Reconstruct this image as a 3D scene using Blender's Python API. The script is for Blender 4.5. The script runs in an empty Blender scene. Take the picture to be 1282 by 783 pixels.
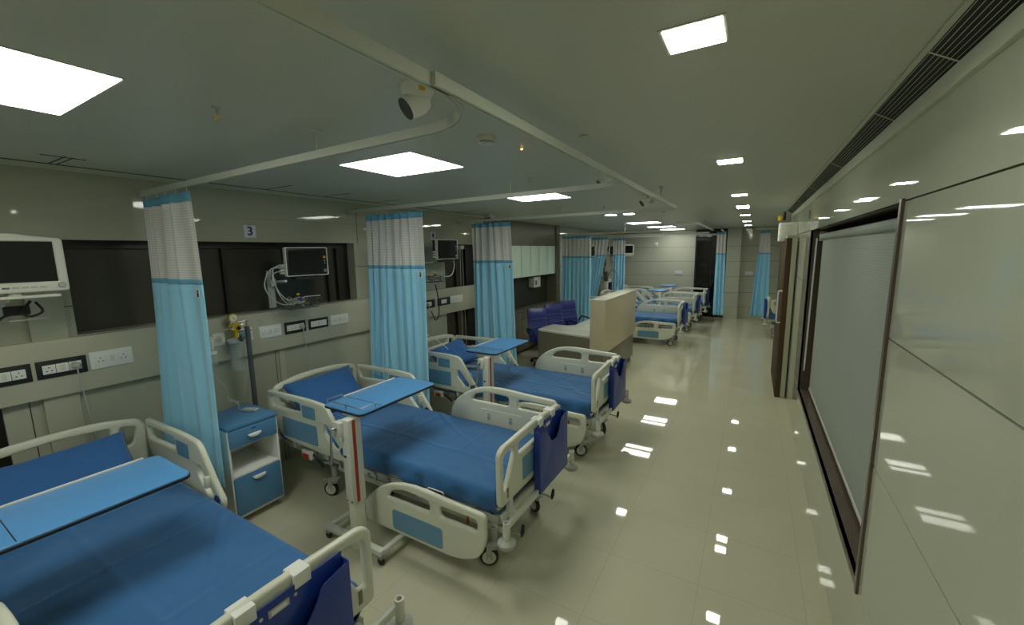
import bpy, bmesh, math, random
from mathutils import Vector, Matrix, noise
random.seed(7)
C = bpy.context.scene
COL = C.collection
PI = math.pi

# ------------------------------------------------------------------ materials
MATS = {}
def mat(name, col, rough=0.5, metal=0.0, spec=0.5, bump=None, var=None, coat=0.0, trans=0.0, alpha=1.0, sheen=0.0):
    m = bpy.data.materials.new(name); m.use_nodes = True
    nt = m.node_tree; b = nt.nodes['Principled BSDF']
    b.inputs['Base Color'].default_value = (*col, 1); b.inputs['Roughness'].default_value = rough
    b.inputs['Metallic'].default_value = metal; b.inputs['Specular IOR Level'].default_value = spec
    b.inputs['Coat Weight'].default_value = coat; b.inputs['Coat Roughness'].default_value = 0.05
    b.inputs['Transmission Weight'].default_value = trans; b.inputs['Alpha'].default_value = alpha
    b.inputs['Sheen Weight'].default_value = sheen
    tc = nt.nodes.new('ShaderNodeTexCoord')
    if var:      # (scale, amount): gentle uneven tone of the material itself
        n = nt.nodes.new('ShaderNodeTexNoise'); n.inputs['Scale'].default_value = var[0]; n.inputs['Detail'].default_value = 4
        r = nt.nodes.new('ShaderNodeMapRange'); r.inputs['To Min'].default_value = 1-var[1]; r.inputs['To Max'].default_value = 1+var[1]
        mx = nt.nodes.new('ShaderNodeVectorMath'); mx.operation = 'SCALE'; mx.inputs[0].default_value = col
        nt.links.new(tc.outputs['Object'], n.inputs['Vector']); nt.links.new(n.outputs['Fac'], r.inputs['Value'])
        nt.links.new(r.outputs['Result'], mx.inputs['Scale']); nt.links.new(mx.outputs['Vector'], b.inputs['Base Color'])
    if bump:     # (scale, strength, distance)
        n = nt.nodes.new('ShaderNodeTexNoise'); n.inputs['Scale'].default_value = bump[0]; n.inputs['Detail'].default_value = 3
        bp = nt.nodes.new('ShaderNodeBump'); bp.inputs['Strength'].default_value = bump[1]; bp.inputs['Distance'].default_value = bump[2]
        nt.links.new(tc.outputs['Object'], n.inputs['Vector']); nt.links.new(n.outputs['Fac'], bp.inputs['Height'])
        nt.links.new(bp.outputs['Normal'], b.inputs['Normal'])
    MATS[name] = m
    return m
def emit(name, col, s):
    m = bpy.data.materials.new(name); m.use_nodes = True; nt = m.node_tree
    b = nt.nodes['Principled BSDF']; b.inputs['Base Color'].default_value = (*col, 1)
    b.inputs['Emission Color'].default_value = (*col, 1); b.inputs['Emission Strength'].default_value = s
    MATS[name] = m; return m
mat('abs', (0.66, 0.67, 0.55), 0.32, var=(3, .02))
mat('abs_pure', (0.82, 0.84, 0.80), 0.35)
mat('sheet', (0.024, 0.13, 0.33), 0.75, bump=(140, .08, .002), var=(5, .05), sheen=.2)
mat('pillow', (0.020, 0.115, 0.33), 0.8, bump=(140, .08, .002), var=(6, .05), sheen=.2)
mat('laminate_blue', (0.085, 0.27, 0.56), 0.35)
mat('cabinet_blue', (0.085, 0.23, 0.42), 0.4)
mat('panel_blue', (0.13, 0.29, 0.45), 0.4)
mat('logo_blue', (0.01, 0.05, 0.25), 0.4)
mat('pocket_blue', (0.018, 0.05, 0.30), 0.32)
mat('edge_black', (0.01, 0.01, 0.012), 0.45)
mat('black', (0.012, 0.012, 0.012), 0.5)
mat('screen', (0.008, 0.010, 0.010), 0.12)
mat('rubber', (0.02, 0.02, 0.02), 0.7)
mat('steel', (0.55, 0.55, 0.52), 0.28, metal=1.0)
mat('grey_paint', (0.42, 0.44, 0.40), 0.4)
mat('white_metal', (0.66, 0.68, 0.61), 0.35)
mat('dark_metal', (0.10, 0.10, 0.095), 0.45, metal=.4)
mat('pole_grey', (0.10, 0.10, 0.11), 0.4, metal=.3)
mat('red', (0.42, 0.035, 0.01), 0.4)
mat('yellow', (0.75, 0.50, 0.015), 0.35)
mat('orange', (0.8, 0.3, 0.02), 0.4)
mat('white', (0.80, 0.81, 0.77), 0.4)
mat('off_white', (0.66, 0.66, 0.58), 0.45)
mat('grey_plastic', (0.28, 0.29, 0.28), 0.45)
mat('cream_laminate', (0.49, 0.48, 0.37), 0.25)
mat('counter', (0.60, 0.53, 0.37), 0.30)
mat('counter_top', (0.72, 0.70, 0.58), 0.22)
mat('taupe', (0.205, 0.185, 0.135), 0.35)
mat('taupe_unit', (0.16, 0.145, 0.105), 0.34)
mat('dark_niche', (0.035, 0.03, 0.02), 0.4)
mat('groove', (0.035, 0.035, 0.028), 0.7)
mat('mint_glass', (0.72, 0.90, 0.78), 0.4)
mat('leather', (0.025, 0.035, 0.22), 0.38, bump=(60, .1, .003))
mat('granite', (0.115, 0.082, 0.062), 0.25, bump=(300, .05, .001), var=(90, .45))
mat('door_wood', (0.085, 0.055, 0.034), 0.65, spec=.15, var=(20, .1))
mat('bronze_glass', (0.055, 0.050, 0.038), 0.25, var=(2, .1))
mat('bronze_dark', (0.014, 0.012, 0.010), 0.4)
mat('black_glass', (0.006, 0.006, 0.006), 0.06)
mat('ceiling', (0.60, 0.61, 0.53), 0.38, var=(.6, .02))
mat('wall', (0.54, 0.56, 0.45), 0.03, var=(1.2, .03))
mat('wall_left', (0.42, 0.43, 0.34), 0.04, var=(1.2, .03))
mat('wall_matt', (0.46, 0.465, 0.375), 0.4, var=(1.5, .03))
mat('plaster', (0.62, 0.64, 0.52), 0.6)
mat('grille', (0.60, 0.63, 0.52), 0.45)
mat('grille_dark', (0.022, 0.024, 0.018), 0.7)
mat('rail', (0.60, 0.62, 0.54), 0.35)
mat('sign_white', (0.62, 0.64, 0.72), 0.4)
mat('sign_blue', (0.015, 0.02, 0.16), 0.5)
mat('curtain_blue', (0.34, 0.70, 0.92), 0.85, bump=(200, .05, .001), sheen=.2)
mat('curtain_head', (0.17, 0.44, 0.64), 0.85)
mat('cord', (0.50, 0.50, 0.46), 0.5)
mat('clear', (0.75, 0.82, 0.82), 0.1, alpha=.13)
mat('green', (0.12, 0.30, 0.22), 0.3)
emit('panel_light', (0.98, 1.0, 0.89), 12.5)
emit('spot_light', (0.97, 1.0, 0.86), 48.0)
emit('spot_light_bright', (0.97, 1.0, 0.86), 100.0)
emit('led', (1.0, 0.32, 0.06), 12.0)

def mesh_net():     # white netting: woven grid with small see-through holes
    m = bpy.data.materials.new('net'); m.use_nodes = True; nt = m.node_tree; b = nt.nodes['Principled BSDF']
    b.inputs['Base Color'].default_value = (0.76, 0.75, 0.73, 1); b.inputs['Roughness'].default_value = .9
    tc = nt.nodes.new('ShaderNodeTexCoord'); sp = nt.nodes.new('ShaderNodeSeparateXYZ'); nt.links.new(tc.outputs['UV'], sp.inputs[0])
    outs = []
    for k in (0, 1):
        mu = nt.nodes.new('ShaderNodeMath'); mu.operation = 'MULTIPLY'; mu.inputs[1].default_value = 55
        fr = nt.nodes.new('ShaderNodeMath'); fr.operation = 'FRACT'
        gt = nt.nodes.new('ShaderNodeMath'); gt.operation = 'GREATER_THAN'; gt.inputs[1].default_value = 0.45
        nt.links.new(sp.outputs[k], mu.inputs[0]); nt.links.new(mu.outputs[0], fr.inputs[0]); nt.links.new(fr.outputs[0], gt.inputs[0]); outs.append(gt)
    mm = nt.nodes.new('ShaderNodeMath'); mm.operation = 'MULTIPLY'
    nt.links.new(outs[0].outputs[0], mm.inputs[0]); nt.links.new(outs[1].outputs[0], mm.inputs[1])
    a = nt.nodes.new('ShaderNodeMapRange'); a.inputs['To Min'].default_value = 1.0; a.inputs['To Max'].default_value = 0.72
    nt.links.new(mm.outputs[0], a.inputs['Value']); nt.links.new(a.outputs['Result'], b.inputs['Alpha'])
    MATS['net'] = m
mesh_net()

def floor_mat():
    m = bpy.data.materials.new('floor_tile'); m.use_nodes = True; nt = m.node_tree; b = nt.nodes['Principled BSDF']
    tc = nt.nodes.new('ShaderNodeTexCoord'); mp = nt.nodes.new('ShaderNodeMapping'); mp.inputs['Location'].default_value = (0.19, 0.25, 0)
    br = nt.nodes.new('ShaderNodeTexBrick'); br.offset = 0; br.inputs['Scale'].default_value = 1
    br.inputs['Brick Width'].default_value = .59; br.inputs['Row Height'].default_value = .59
    br.inputs['Mortar Size'].default_value = .0015; br.inputs['Mortar Smooth'].default_value = 0
    br.inputs['Color1'].default_value = (.58, .56, .415, 1); br.inputs['Color2'].default_value = (.59, .57, .425, 1)
    br.inputs['Mortar'].default_value = (.44, .43, .31, 1)
    nz = nt.nodes.new('ShaderNodeTexNoise'); nz.inputs['Scale'].default_value = 2.2; nz.inputs['Detail'].default_value = 6
    r = nt.nodes.new('ShaderNodeMapRange'); r.inputs['To Min'].default_value = .93; r.inputs['To Max'].default_value = 1.07
    sc = nt.nodes.new('ShaderNodeVectorMath'); sc.operation = 'SCALE'
    nt.links.new(tc.outputs['Object'], mp.inputs[0]); nt.links.new(mp.outputs[0], br.inputs['Vector'])
    nt.links.new(tc.outputs['Object'], nz.inputs['Vector']); nt.links.new(nz.outputs['Fac'], r.inputs['Value'])
    nt.links.new(br.outputs['Color'], sc.inputs[0]); nt.links.new(r.outputs['Result'], sc.inputs['Scale'])
    nt.links.new(sc.outputs['Vector'], b.inputs['Base Color'])
    b.inputs['Roughness'].default_value = .03; b.inputs['Specular IOR Level'].default_value = .5
    MATS['floor'] = m
floor_mat()
def blind_mat():
    m = bpy.data.materials.new('blind'); m.use_nodes = True; nt = m.node_tree; b = nt.nodes['Principled BSDF']
    tc = nt.nodes.new('ShaderNodeTexCoord'); w = nt.nodes.new('ShaderNodeTexWave'); w.bands_direction = 'Z'
    w.inputs['Scale'].default_value = 18; w.inputs['Distortion'].default_value = .6
    nt.links.new(tc.outputs['Object'], w.inputs['Vector'])
    cr = nt.nodes.new('ShaderNodeMix'); cr.data_type = 'RGBA'
    cr.inputs[6].default_value = (.36, .40, .36, 1); cr.inputs[7].default_value = (.41, .45, .40, 1)
    nt.links.new(w.outputs['Fac'], cr.inputs[0]); nt.links.new(cr.outputs[2], b.inputs['Base Color'])
    bp = nt.nodes.new('ShaderNodeBump'); bp.inputs['Strength'].default_value = .15; bp.inputs['Distance'].default_value = .002
    nt.links.new(w.outputs['Fac'], bp.inputs['Height']); nt.links.new(bp.outputs['Normal'], b.inputs['Normal'])
    b.inputs['Roughness'].default_value = .7
    MATS['blind'] = m
blind_mat()

# ------------------------------------------------------------------ mesh helpers
def link(name, me, m, parent=None, smooth=None):
    o = bpy.data.objects.new(name, me); COL.objects.link(o)
    if m:
        me.materials.clear(); me.materials.append(MATS[m])
    if parent: o.parent = parent
    if smooth:
        for p in me.polygons: p.use_smooth = True
        try: me.set_sharp_from_angle(angle=math.radians(smooth))
        except Exception: pass
    return o
def obj(name, bm, m, parent=None, smooth=40):
    me = bpy.data.meshes.new(name); bmesh.ops.recalc_face_normals(bm, faces=bm.faces[:]); bm.to_mesh(me); bm.free()
    return link(name, me, m, parent, smooth)
def B(): return bmesh.new()
def box(bm, x0, x1, y0, y1, z0, z1, bev=0.0, seg=2, mtx=None):
    v = [bm.verts.new((x, y, z)) for x in (x0, x1) for y in (y0, y1) for z in (z0, z1)]
    q = [(0,1,3,2),(4,6,7,5),(0,4,5,1),(2,3,7,6),(0,2,6,4),(1,5,7,3)]
    f = [bm.faces.new([v[i] for i in k]) for k in q]
    vs = v
    if bev:
        es = list({e for x in f for e in x.edges})
        r = bmesh.ops.bevel(bm, geom=es, offset=bev, segments=seg, affect='EDGES', profile=.5)
        vs = list({vv for ff in r['faces'] for vv in ff.verts} | {vv for vv in v if vv.is_valid})
    if mtx is not None: bmesh.ops.transform(bm, matrix=mtx, verts=[x for x in vs if x.is_valid])
    return bm
def catmull(pts, n=8, closed=False):
    P = [Vector(p) for p in pts]
    if len(P) < 3: return P
    out = []; N = len(P)
    rng = N if closed else N-1
    for i in range(rng):
        if closed: a, b, c, d = P[(i-1) % N], P[i], P[(i+1) % N], P[(i+2) % N]
        else:
            b, c = P[i], P[i+1]; a = P[i-1] if i else b*2-c; d = P[i+2] if i+2 < N else c*2-b
        for k in range(n):
            t = k/n
            out.append(.5*((2*b)+(c-a)*t+(2*a-5*b+4*c-d)*t*t+(3*b-a-3*c+d)*t**3))
    if not closed: out.append(P[-1])
    return out
def tube(bm, pts, r, seg=8, closed=False, cap=True):
    P = [Vector(p) for p in pts]; N = len(P); rings = []
    up = Vector((0, 0, 1)); prev = None
    for i, p in enumerate(P):
        if closed: t = (P[(i+1) % N]-P[i-1])
        else: t = (P[min(i+1, N-1)]-P[max(i-1, 0)])
        t = t.normalized() if t.length > 1e-9 else Vector((1, 0, 0))
        if prev is None:
            a = up if abs(t.dot(up)) < .95 else Vector((1, 0, 0)); n = t.cross(a).normalized()
        else:
            n = prev - t*prev.dot(t); n = n.normalized() if n.length > 1e-6 else t.cross(up).normalized()
        prev = n; b = t.cross(n)
        rr = r[i] if isinstance(r, (list, tuple)) else r
        rings.append([bm.verts.new(p+(n*math.cos(2*PI*k/seg)+b*math.sin(2*PI*k/seg))*rr) for k in range(seg)])
    M = N if closed else N-1
    for i in range(M):
        A, Bq = rings[i], rings[(i+1) % N]
        for k in range(seg): bm.faces.new((A[k], A[(k+1) % seg], Bq[(k+1) % seg], Bq[k]))
    if cap and not closed:
        bm.faces.new(rings[0][::-1]); bm.faces.new(rings[-1])
    return bm
def cyl(bm, c, r, h, axis='z', seg=20, r2=None):
    c = Vector(c); d = {'x': Vector((1,0,0)), 'y': Vector((0,1,0)), 'z': Vector((0,0,1))}[axis]
    return tube(bm, [c-d*h/2, c+d*h/2], [r, r if r2 is None else r2], seg)
def lathe(bm, prof, c=(0,0,0), seg=24, mtx=None):
    c = Vector(c); rings = []
    for (r, z) in prof:
        rings.append([bm.verts.new(Vector((r*math.cos(2*PI*k/seg), r*math.sin(2*PI*k/seg), z))) for k in range(seg)])
    for i in range(len(rings)-1):
        for k in range(seg): bm.faces.new((rings[i][k], rings[i][(k+1) % seg], rings[i+1][(k+1) % seg], rings[i+1][k]))
    bm.faces.new(rings[0][::-1]); bm.faces.new(rings[-1])
    vs = [v for r in rings for v in r]
    if mtx is not None: bmesh.ops.transform(bm, matrix=mtx, verts=vs)
    bmesh.ops.translate(bm, vec=c, verts=vs)
    return bm
def rnd(poly, r, n=5):
    """polygon corners rounded; r one radius or one per corner"""
    out = []; N = len(poly)
    for i in range(N):
        p = Vector(poly[i]); a = Vector(poly[i-1])-p; b = Vector(poly[(i+1) % N])-p
        ri = r[i] if isinstance(r, (list, tuple)) else r
        ri = min(ri, a.length*.48, b.length*.48)
        if ri < 1e-4: out.append(p); continue
        A = p+a.normalized()*ri; Bq = p+b.normalized()*ri
        for k in range(n+1):
            t = k/n; out.append(A*(1-t)**2+p*2*t*(1-t)+Bq*t*t)
    return [(v.x, v.y) for v in out]
def plate(name, outline, holes, thick, bev, m, parent, mtx, smooth=40, res=2):
    """moulded panel: 2D outline with holes, extruded, edges rounded. mtx maps (u,v,t)."""
    cu = bpy.data.curves.new('tmp', 'CURVE'); cu.dimensions = '2D'; cu.fill_mode = 'BOTH'
    cu.extrude = max(thick/2-bev, 0.0002); cu.bevel_depth = bev; cu.bevel_resolution = res; cu.offset = -bev
    def area(L): return sum(L[i-1][0]*L[i][1]-L[i][0]*L[i-1][1] for i in range(len(L)))
    outline = list(outline) if area(outline) < 0 else list(outline)[::-1]
    holes = [list(h) if area(h) > 0 else list(h)[::-1] for h in holes]
    for L in [outline]+list(holes):
        s = cu.splines.new('POLY'); s.points.add(len(L)-1)
        for k, (u, v) in enumerate(L): s.points[k].co = (u, v, 0, 1)
        s.use_cyclic_u = True
    o = bpy.data.objects.new('tmp', cu); COL.objects.link(o)
    dg = bpy.context.evaluated_depsgraph_get()
    me = bpy.data.meshes.new_from_object(o.evaluated_get(dg)); me.name = name
    bpy.data.objects.remove(o); bpy.data.curves.remove(cu)
    me.transform(mtx)
    bm = bmesh.new(); bm.from_mesh(me); bmesh.ops.remove_doubles(bm, verts=bm.verts[:], dist=1e-5)
    bmesh.ops.recalc_face_normals(bm, faces=bm.faces[:]); bm.to_mesh(me); bm.free()
    return link(name, me, m, parent, smooth)
def M_uy(x):   # u->y, v->z, thickness -> x
    return Matrix(((0,0,1,x),(1,0,0,0),(0,1,0,0),(0,0,0,1)))
def M_ux(y):   # u->x, v->z, thickness -> y
    return Matrix(((1,0,0,0),(0,0,1,y),(0,1,0,0),(0,0,0,1)))
def M_flat(z): # u->x, v->y
    return Matrix.Translation((0,0,z))
def rect(u0, u1, v0, v1, r=0.0):
    p = [(u0,v0),(u1,v0),(u1,v1),(u0,v1)]
    return rnd(p, r) if r else p
def text(name, s, size, m, parent, mtx, ext=.002):
    cu = bpy.data.curves.new('tmp', 'FONT'); cu.body = s; cu.size = size; cu.extrude = ext; cu.align_x = 'CENTER'; cu.align_y = 'CENTER'
    cu.offset = size*.02
    o = bpy.data.objects.new('tmp', cu); COL.objects.link(o)
    me = bpy.data.meshes.new_from_object(o.evaluated_get(bpy.context.evaluated_depsgraph_get())); me.name = name
    bpy.data.objects.remove(o); bpy.data.curves.remove(cu)
    me.transform(mtx); return link(name, me, m, parent)
def thing(name, label, cat, loc=(0,0,0), rz=0, group=None):
    o = bpy.data.objects.new(name, None); COL.objects.link(o); o.empty_display_size = .05
    o.location = loc; o.rotation_euler = (0, 0, rz); o['label'] = label; o['category'] = cat
    if group: o['group'] = group
    return o
def tag(o, label, cat, group=None):
    o['label'] = label; o['category'] = cat
    if group: o['group'] = group
    return o
def struct(name, bm, m, smooth=None):
    o = obj(name, bm, m, None, smooth); o['kind'] = 'structure'; return o
def copy_tree(o, parent=None):
    c = o.copy(); COL.objects.link(c)
    if parent: c.parent = parent
    for ch in [x for x in C.objects if x.parent == o]: copy_tree(ch, c)
    return c
def dup(root, label, loc=None, rz=None, group=None):
    c = copy_tree(root)
    c['label'] = label
    if group: c['group'] = group
    if loc is not None: c.location = loc
    if rz is not None: c.rotation_euler = (0, 0, rz)
    return c
def kids(o, name): return [x for x in C.objects if x.parent == o and x.name.split('.')[0] == name]

# ------------------------------------------------------------------ camera
H = 2.2
cam = bpy.data.cameras.new('camera'); co = bpy.data.objects.new('camera', cam); COL.objects.link(co)
yaw, pitch, roll, f = .5299, .1465, -.0157, 515.0
fwd = Vector((-math.sin(yaw)*math.cos(pitch), math.cos(yaw)*math.cos(pitch), -math.sin(pitch)))
right = Vector((math.cos(yaw), math.sin(yaw), 0)); upv = right.cross(fwd)
r_ = right*math.cos(roll)+upv*math.sin(roll); u_ = -right*math.sin(roll)+upv*math.cos(roll)
co.matrix_world = Matrix(((r_.x,u_.x,-fwd.x,0),(r_.y,u_.y,-fwd.y,0),(r_.z,u_.z,-fwd.z,H),(0,0,0,1)))
cam.sensor_width = 36; cam.lens = f*36/1282; cam.clip_start = .05
C.camera = co

# ------------------------------------------------------------------ room shell
CE = 2.82; XL = -4.25; XR = .53; YF = 14.7; YB = -2.6; XA = 4.2
bm = B(); box(bm, -5.0, XA+.2, YB-.2, YF+.4, -.12, 0); struct('floor', bm, 'floor')
bm = B(); box(bm, -5.0, XA+.2, YB-.2, YF+.4, CE, CE+.12); struct('ceiling', bm, 'ceiling')
# left wall: pieces around the recesses
bm = B()
for (y0, y1, z0, z1) in [(YB, 6.30, 2.335, CE), (YB, .95, 1.24, 2.335), (.54, .95, 0, 1.24), (.95, 5.16, 0, 1.645), (3.44, 5.16, 1.645, 2.335), (6.22, 6.30, 0, 2.335)]:
    box(bm, XL-.22, XL, y0, y1, z0, z1)
box(bm, -4.75, XL-.22, YB, 9.6, 0, CE)
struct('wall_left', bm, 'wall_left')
bm = B(); box(bm, XL-.22, XL-.03, YB, .54, 0, 1.24); struct('trim_1', bm, 'bronze_dark')
bm = B(); box(bm, XL, XL+.035, .72, .90, 0, 2.335-.02, .003); struct('trim_2', bm, 'wall_left')
# panel seams of the left wall
bm = B()
for (y0, y1, z) in [(YB, .72, 1.84), (.90, .95, 1.86), (3.44, 5.16, 2.05)]: box(bm, XL-.002, XL+.0012, y0, y1, z-.003, z+.003)
for (y, z0, z1) in [(.62, 2.335, CE-.05), (2.36, 0, 1.24), (.66, 0, 1.24), (4.6, 0, 1.645), (3.5, 2.335, CE-.05)]: box(bm, XL-.002, XL+.0012, y-.003, y+.003, z0, z1)
box(bm, XL-.002, XL+.0006, 2.2, 6.3, 2.5600, 2.5612)
struct('trim_3', bm, 'groove')
bm = B(); box(bm, XL, XL+.02, 2.39, 2.45, 0, 1.24, .002); struct('trim_4', bm, 'wall_matt')
# ceiling cornice strip + shadow gaps (access panels)
bm = B(); box(bm, XL-.02, XL+.22, YB, 6.3, CE-.006, CE+.02); struct('trim_5', bm, 'plaster')
bm = B(); box(bm, XL+.22, XL+.228, YB, 6.3, CE-.004, CE+.01)
for y in (.86, .90, 1.75, 2.3, 2.92, 3.6, 4.35, 5.2):
    x1 = XL+.228+(.34 if y < .95 else .42)
    if y == .86: continue
    box(bm, XL+.228, x1, y-.003, y+.003, CE-.003, CE+.01)
box(bm, XL+.228, XL+.56, .935, .940, CE-.003, CE+.01); box(bm, XL+.54, XL+.546, .80, 1.0, CE-.003, CE+.01)
struct('trim_6', bm, 'groove')
# windows in the recesses of the left wall
def recess_window(n, y0, y1, z0, z1, mull):
    bm = B(); box(bm, XL-.20, XL-.17, y0, y1, z0, z1); o = struct('window_%d' % n, bm, 'bronze_glass')
    bm = B()
    box(bm, XL-.17, XL-.13, y0, y1, z1-.06, z1)
    for y, w in mull: box(bm, XL-.17, XL-.13, y-w/2, y+w/2, z0, z1-.06)
    fr = obj('window_frame', bm, 'bronze_dark', o)
    return o
recess_window(1, .95, 3.44, 1.645, 2.335, [(2.04, .035), (3.17, .05), (3.36, .16)])
recess_window(2, 5.16, 6.22, 0, 2.335, [(5.62, .03), (6.05, .33)])
bm = B(); tube(bm, catmull([(XL-.1, 5.70, 2.28), (XL-.1, 5.69, 1.2), (XL-.1, 5.70, .55), (XL-.1, 5.76, .48), (XL-.1, 5.80, .56), (XL-.1, 5.78, 1.4), (XL-.1, 5.76, 2.28)], 8), .004, 6)
box(bm, XL-.13, XL-.07, 5.68, 5.78, 2.26, 2.32)
tag(obj('blind_cord', bm, 'off_white'), 'looped white blind cord hanging in the dark window beside the third curtain', 'cord')

# alcove wall behind the nurse desk: laminated storage unit
def storage_unit():
    X = XL+.03; t = thing('storage_unit', 'brown laminate wall unit with mint glass upper cabinets behind the blue chairs', 'cabinet', (X, 7.9, 0))
    y0, y1 = 6.30-7.9, 9.45-7.9
    bm = B(); box(bm, -.55, 0, y0, y1, 2.335, CE); box(bm, -.55, 0, y0, y0+.05, 0, 2.335); box(bm, -.55, .03, y1-.1, y1+.12, 0, CE)
    box(bm, -.55, -.30, y0, y1, 0, 2.335); obj('carcass', bm, 'taupe_unit', t)
    bm = B(); box(bm, -.245, -.235, y0+.05, y1-.1, .96, 1.66); obj('niche_back', bm, 'dark_niche', t)
    bm = B(); box(bm, -.3, .02, y0+.05, y1-.1, .92, .96, .004); obj('worktop', bm, 'taupe_unit', t)
    n = 7; w = (y1-.1-y0-.05)/n
    bm = B(); box(bm, -.24, -.024, y0+.05, y1-.1, 1.645, 2.335); obj('upper_cabinet_body', bm, 'dark_niche', t)
    bm = B(); box(bm, -.24, -.03, y0+.05, y1-.1, .06, .92); obj('lower_cabinet_body', bm, 'dark_niche', t)
    for i in range(n):
        a = y0+.05+i*w
        bm = B(); box(bm, -.022, -.002, a+.009, a+w-.009, 1.66, 2.325, .002); obj('glass_door', bm, 'mint_glass', t)
        bm = B(); box(bm, -.28, -.002, a+.006, a+w-.006, .75, .912, .003); d = obj('drawer', bm, 'taupe_unit', t)
        bm = B(); lathe(bm, [(.012, 0), (.008, .012), (.013, .022), (.008, .028)], (-.002, a+w/2, .83), 12, Matrix.Rotation(PI/2, 4, 'Y')); obj('knob', bm, 'steel', d)
        bm = B(); box(bm, -.28, -.002, a+.006, a+w-.006, .08, .744, .003); d = obj('door', bm, 'taupe_unit', t)
        bm = B(); lathe(bm, [(.012, 0), (.008, .012), (.013, .022), (.008, .028)], (-.002, a+w-.06 if i % 2 else a+.06, .66), 12, Matrix.Rotation(PI/2, 4, 'Y')); obj('knob', bm, 'steel', d)
    return t
storage_unit()
t = thing('tissue_dispenser', 'small cream box fixed under the mint glass cabinets', 'dispenser', (XL-.10, 8.52, 1.50))
bm = B(); box(bm, -.1, .06, -.16, .16, -.12, .12, .012); obj('casing', bm, 'off_white', t)
bm = B(); box(bm, .058, .066, -.11, -.06, -.06, .04, .003); obj('slot', bm, 'black', t)

# left wall continues past the storage unit
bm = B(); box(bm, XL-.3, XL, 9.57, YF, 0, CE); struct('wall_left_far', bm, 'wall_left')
bm = B()
for z in (2.28, 1.79, 1.32, .85): box(bm, XL-.002, XL+.0015, 9.6, YF, z-.004, z+.004)
struct('trim_7', bm, 'groove')

def panel_wall(name, axis, pos, thick, a0, a1, levels, splits, m, g=.008):
    """wall of large glossy panels separated by dark recessed joints"""
    bm = B(); bk = B()
    As = [a0]+list(splits)+[a1]
    for i in range(len(As)-1):
        for j in range(len(levels)-1):
            p0, p1 = As[i]+(g/2 if i else 0), As[i+1]-(g/2 if i < len(As)-2 else 0)
            z0, z1 = levels[j]+(g/2 if j else 0), levels[j+1]-(g/2 if j < len(levels)-2 else 0)
            if axis == 'x': box(bm, pos, pos+thick, p0, p1, z0, z1)
            else: box(bm, p0, p1, pos, pos+thick, z0, z1)
    o = struct(name, bm, m)
    return o
# right wall: window opening y 2.36..5.62, z .575..2.385 ; sliding door parked beyond ; ends at y 8.6
LV = [0, .60, 1.205, 1.80, 2.385, 2.72]
bm = B(); bk = B(); g = .007
YW0, YW1, ZW0, ZW1 = 2.38, 5.66, .575, 2.385
def rp(y0, y1, z0, z1): box(bm, XR, XR+.02, y0, y1, z0, z1)
for j in range(5):
    z0 = LV[j]+(g/2 if j else 0); z1 = LV[j+1]-(g/2 if j < 4 else -.05)
    if j in (1, 2, 3):
        segs = [(YB, YW0), (YW1, 8.6)]
    elif j == 0: segs = [(YB, 8.6)]
    else: segs = [(YB, 8.6)]
    for (a, b) in segs:
        if j == 0 and a < YW0:
            rp(YB, YW0, z0, z1); rp(YW0, YW1, z0, ZW0); rp(YW1, 8.6, z0, z1); continue
        if j == 4:
            rp(YB, YW0, z0, z1); rp(YW0, YW1, ZW1, z1); rp(YW1, 8.6, z0, z1); continue
        rp(a, b, z0, z1)
struct('wall_right', bm, 'wall')
bm = B()
for (y0, y1, z0, z1) in [(YB, YW0-.02, 0, 2.75), (YW0-.02, YW1+.02, 0, ZW0-.02), (YW0-.02, YW1+.02, ZW1+.008, 2.75), (YW1+.02, 8.6, 0, 2.75)]: box(bm, XR+.02, XR+.30, y0, y1, z0, z1)
struct('trim_8', bm, 'groove')
# air grille under the ceiling: sloped louvres and a white band
bm = B(); box(bm, XR-.018, XR+.02, YB, 8.6, 2.70, 2.765, .003); struct('trim_9', bm, 'plaster')
gt = thing('air_grille', 'long ceiling air grille of slim louvres above the glossy right wall', 'vent', (XR, 3.0, 2.76))
bm = B()
a = Matrix.Rotation(math.radians(0), 4, 'Y')
vs = [(-.10, CE-2.76-.001), (.03, CE-2.76-.001), (.03, -.0)]
P = [[bm.verts.new((x, y, z)) for (x, z) in vs] for y in (YB-3+.01, 5.6)]
bm.faces.new(P[0]); bm.faces.new(P[1][::-1])
for k in range(3): bm.faces.new((P[0][k], P[0][(k+1) % 3], P[1][(k+1) % 3], P[1][k]))
obj('duct_backing', bm, 'grille_dark', gt)
for k in range(7):
    s = (k+.5)/7; x = -.088+s*.085; z = (CE-2.76-.006)-s*(CE-2.76-.01)
    bm = B(); q = [(x-.0012, z-.0012), (x-.0002, z-.0022), (x+.003, z+.001), (x+.002, z+.002)]
    PP = [[bm.verts.new((a_, y, c_)) for a_, c_ in q] for y in (YB-3+.01, 5.6)]
    bm.faces.new(PP[0]); bm.faces.new(PP[1][::-1])
    for kk in range(4): bm.faces.new((PP[0][kk], PP[0][(kk+1) % 4], PP[1][(kk+1) % 4], PP[1][kk]))
    obj('louvre', bm, 'grille', gt)
bm = B(); box(bm, -.104, -.086, YB-3+.01, 5.6, CE-2.76-.008, CE-2.76-.0005); obj('grille_edge', bm, 'grille', gt)
for y in (-3.2, -1.1, -.4, .9, 2.3, 3.7, 5.0):
    bm = B()
    vs = [(-.092, .053), (-.089, .053), (-.004, .002), (-.007, .002)]
    Q = [[bm.verts.new((x, y+d, z)) for (x, z) in vs] for d in (0, .008)]
    bm.faces.new(Q[0]); bm.faces.new(Q[1][::-1])
    for k in range(4): bm.faces.new((Q[0][k], Q[0][(k+1) % 4], Q[1][(k+1) % 4], Q[1][k]))
    obj('cross_rib', bm, 'grille', gt)

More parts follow.
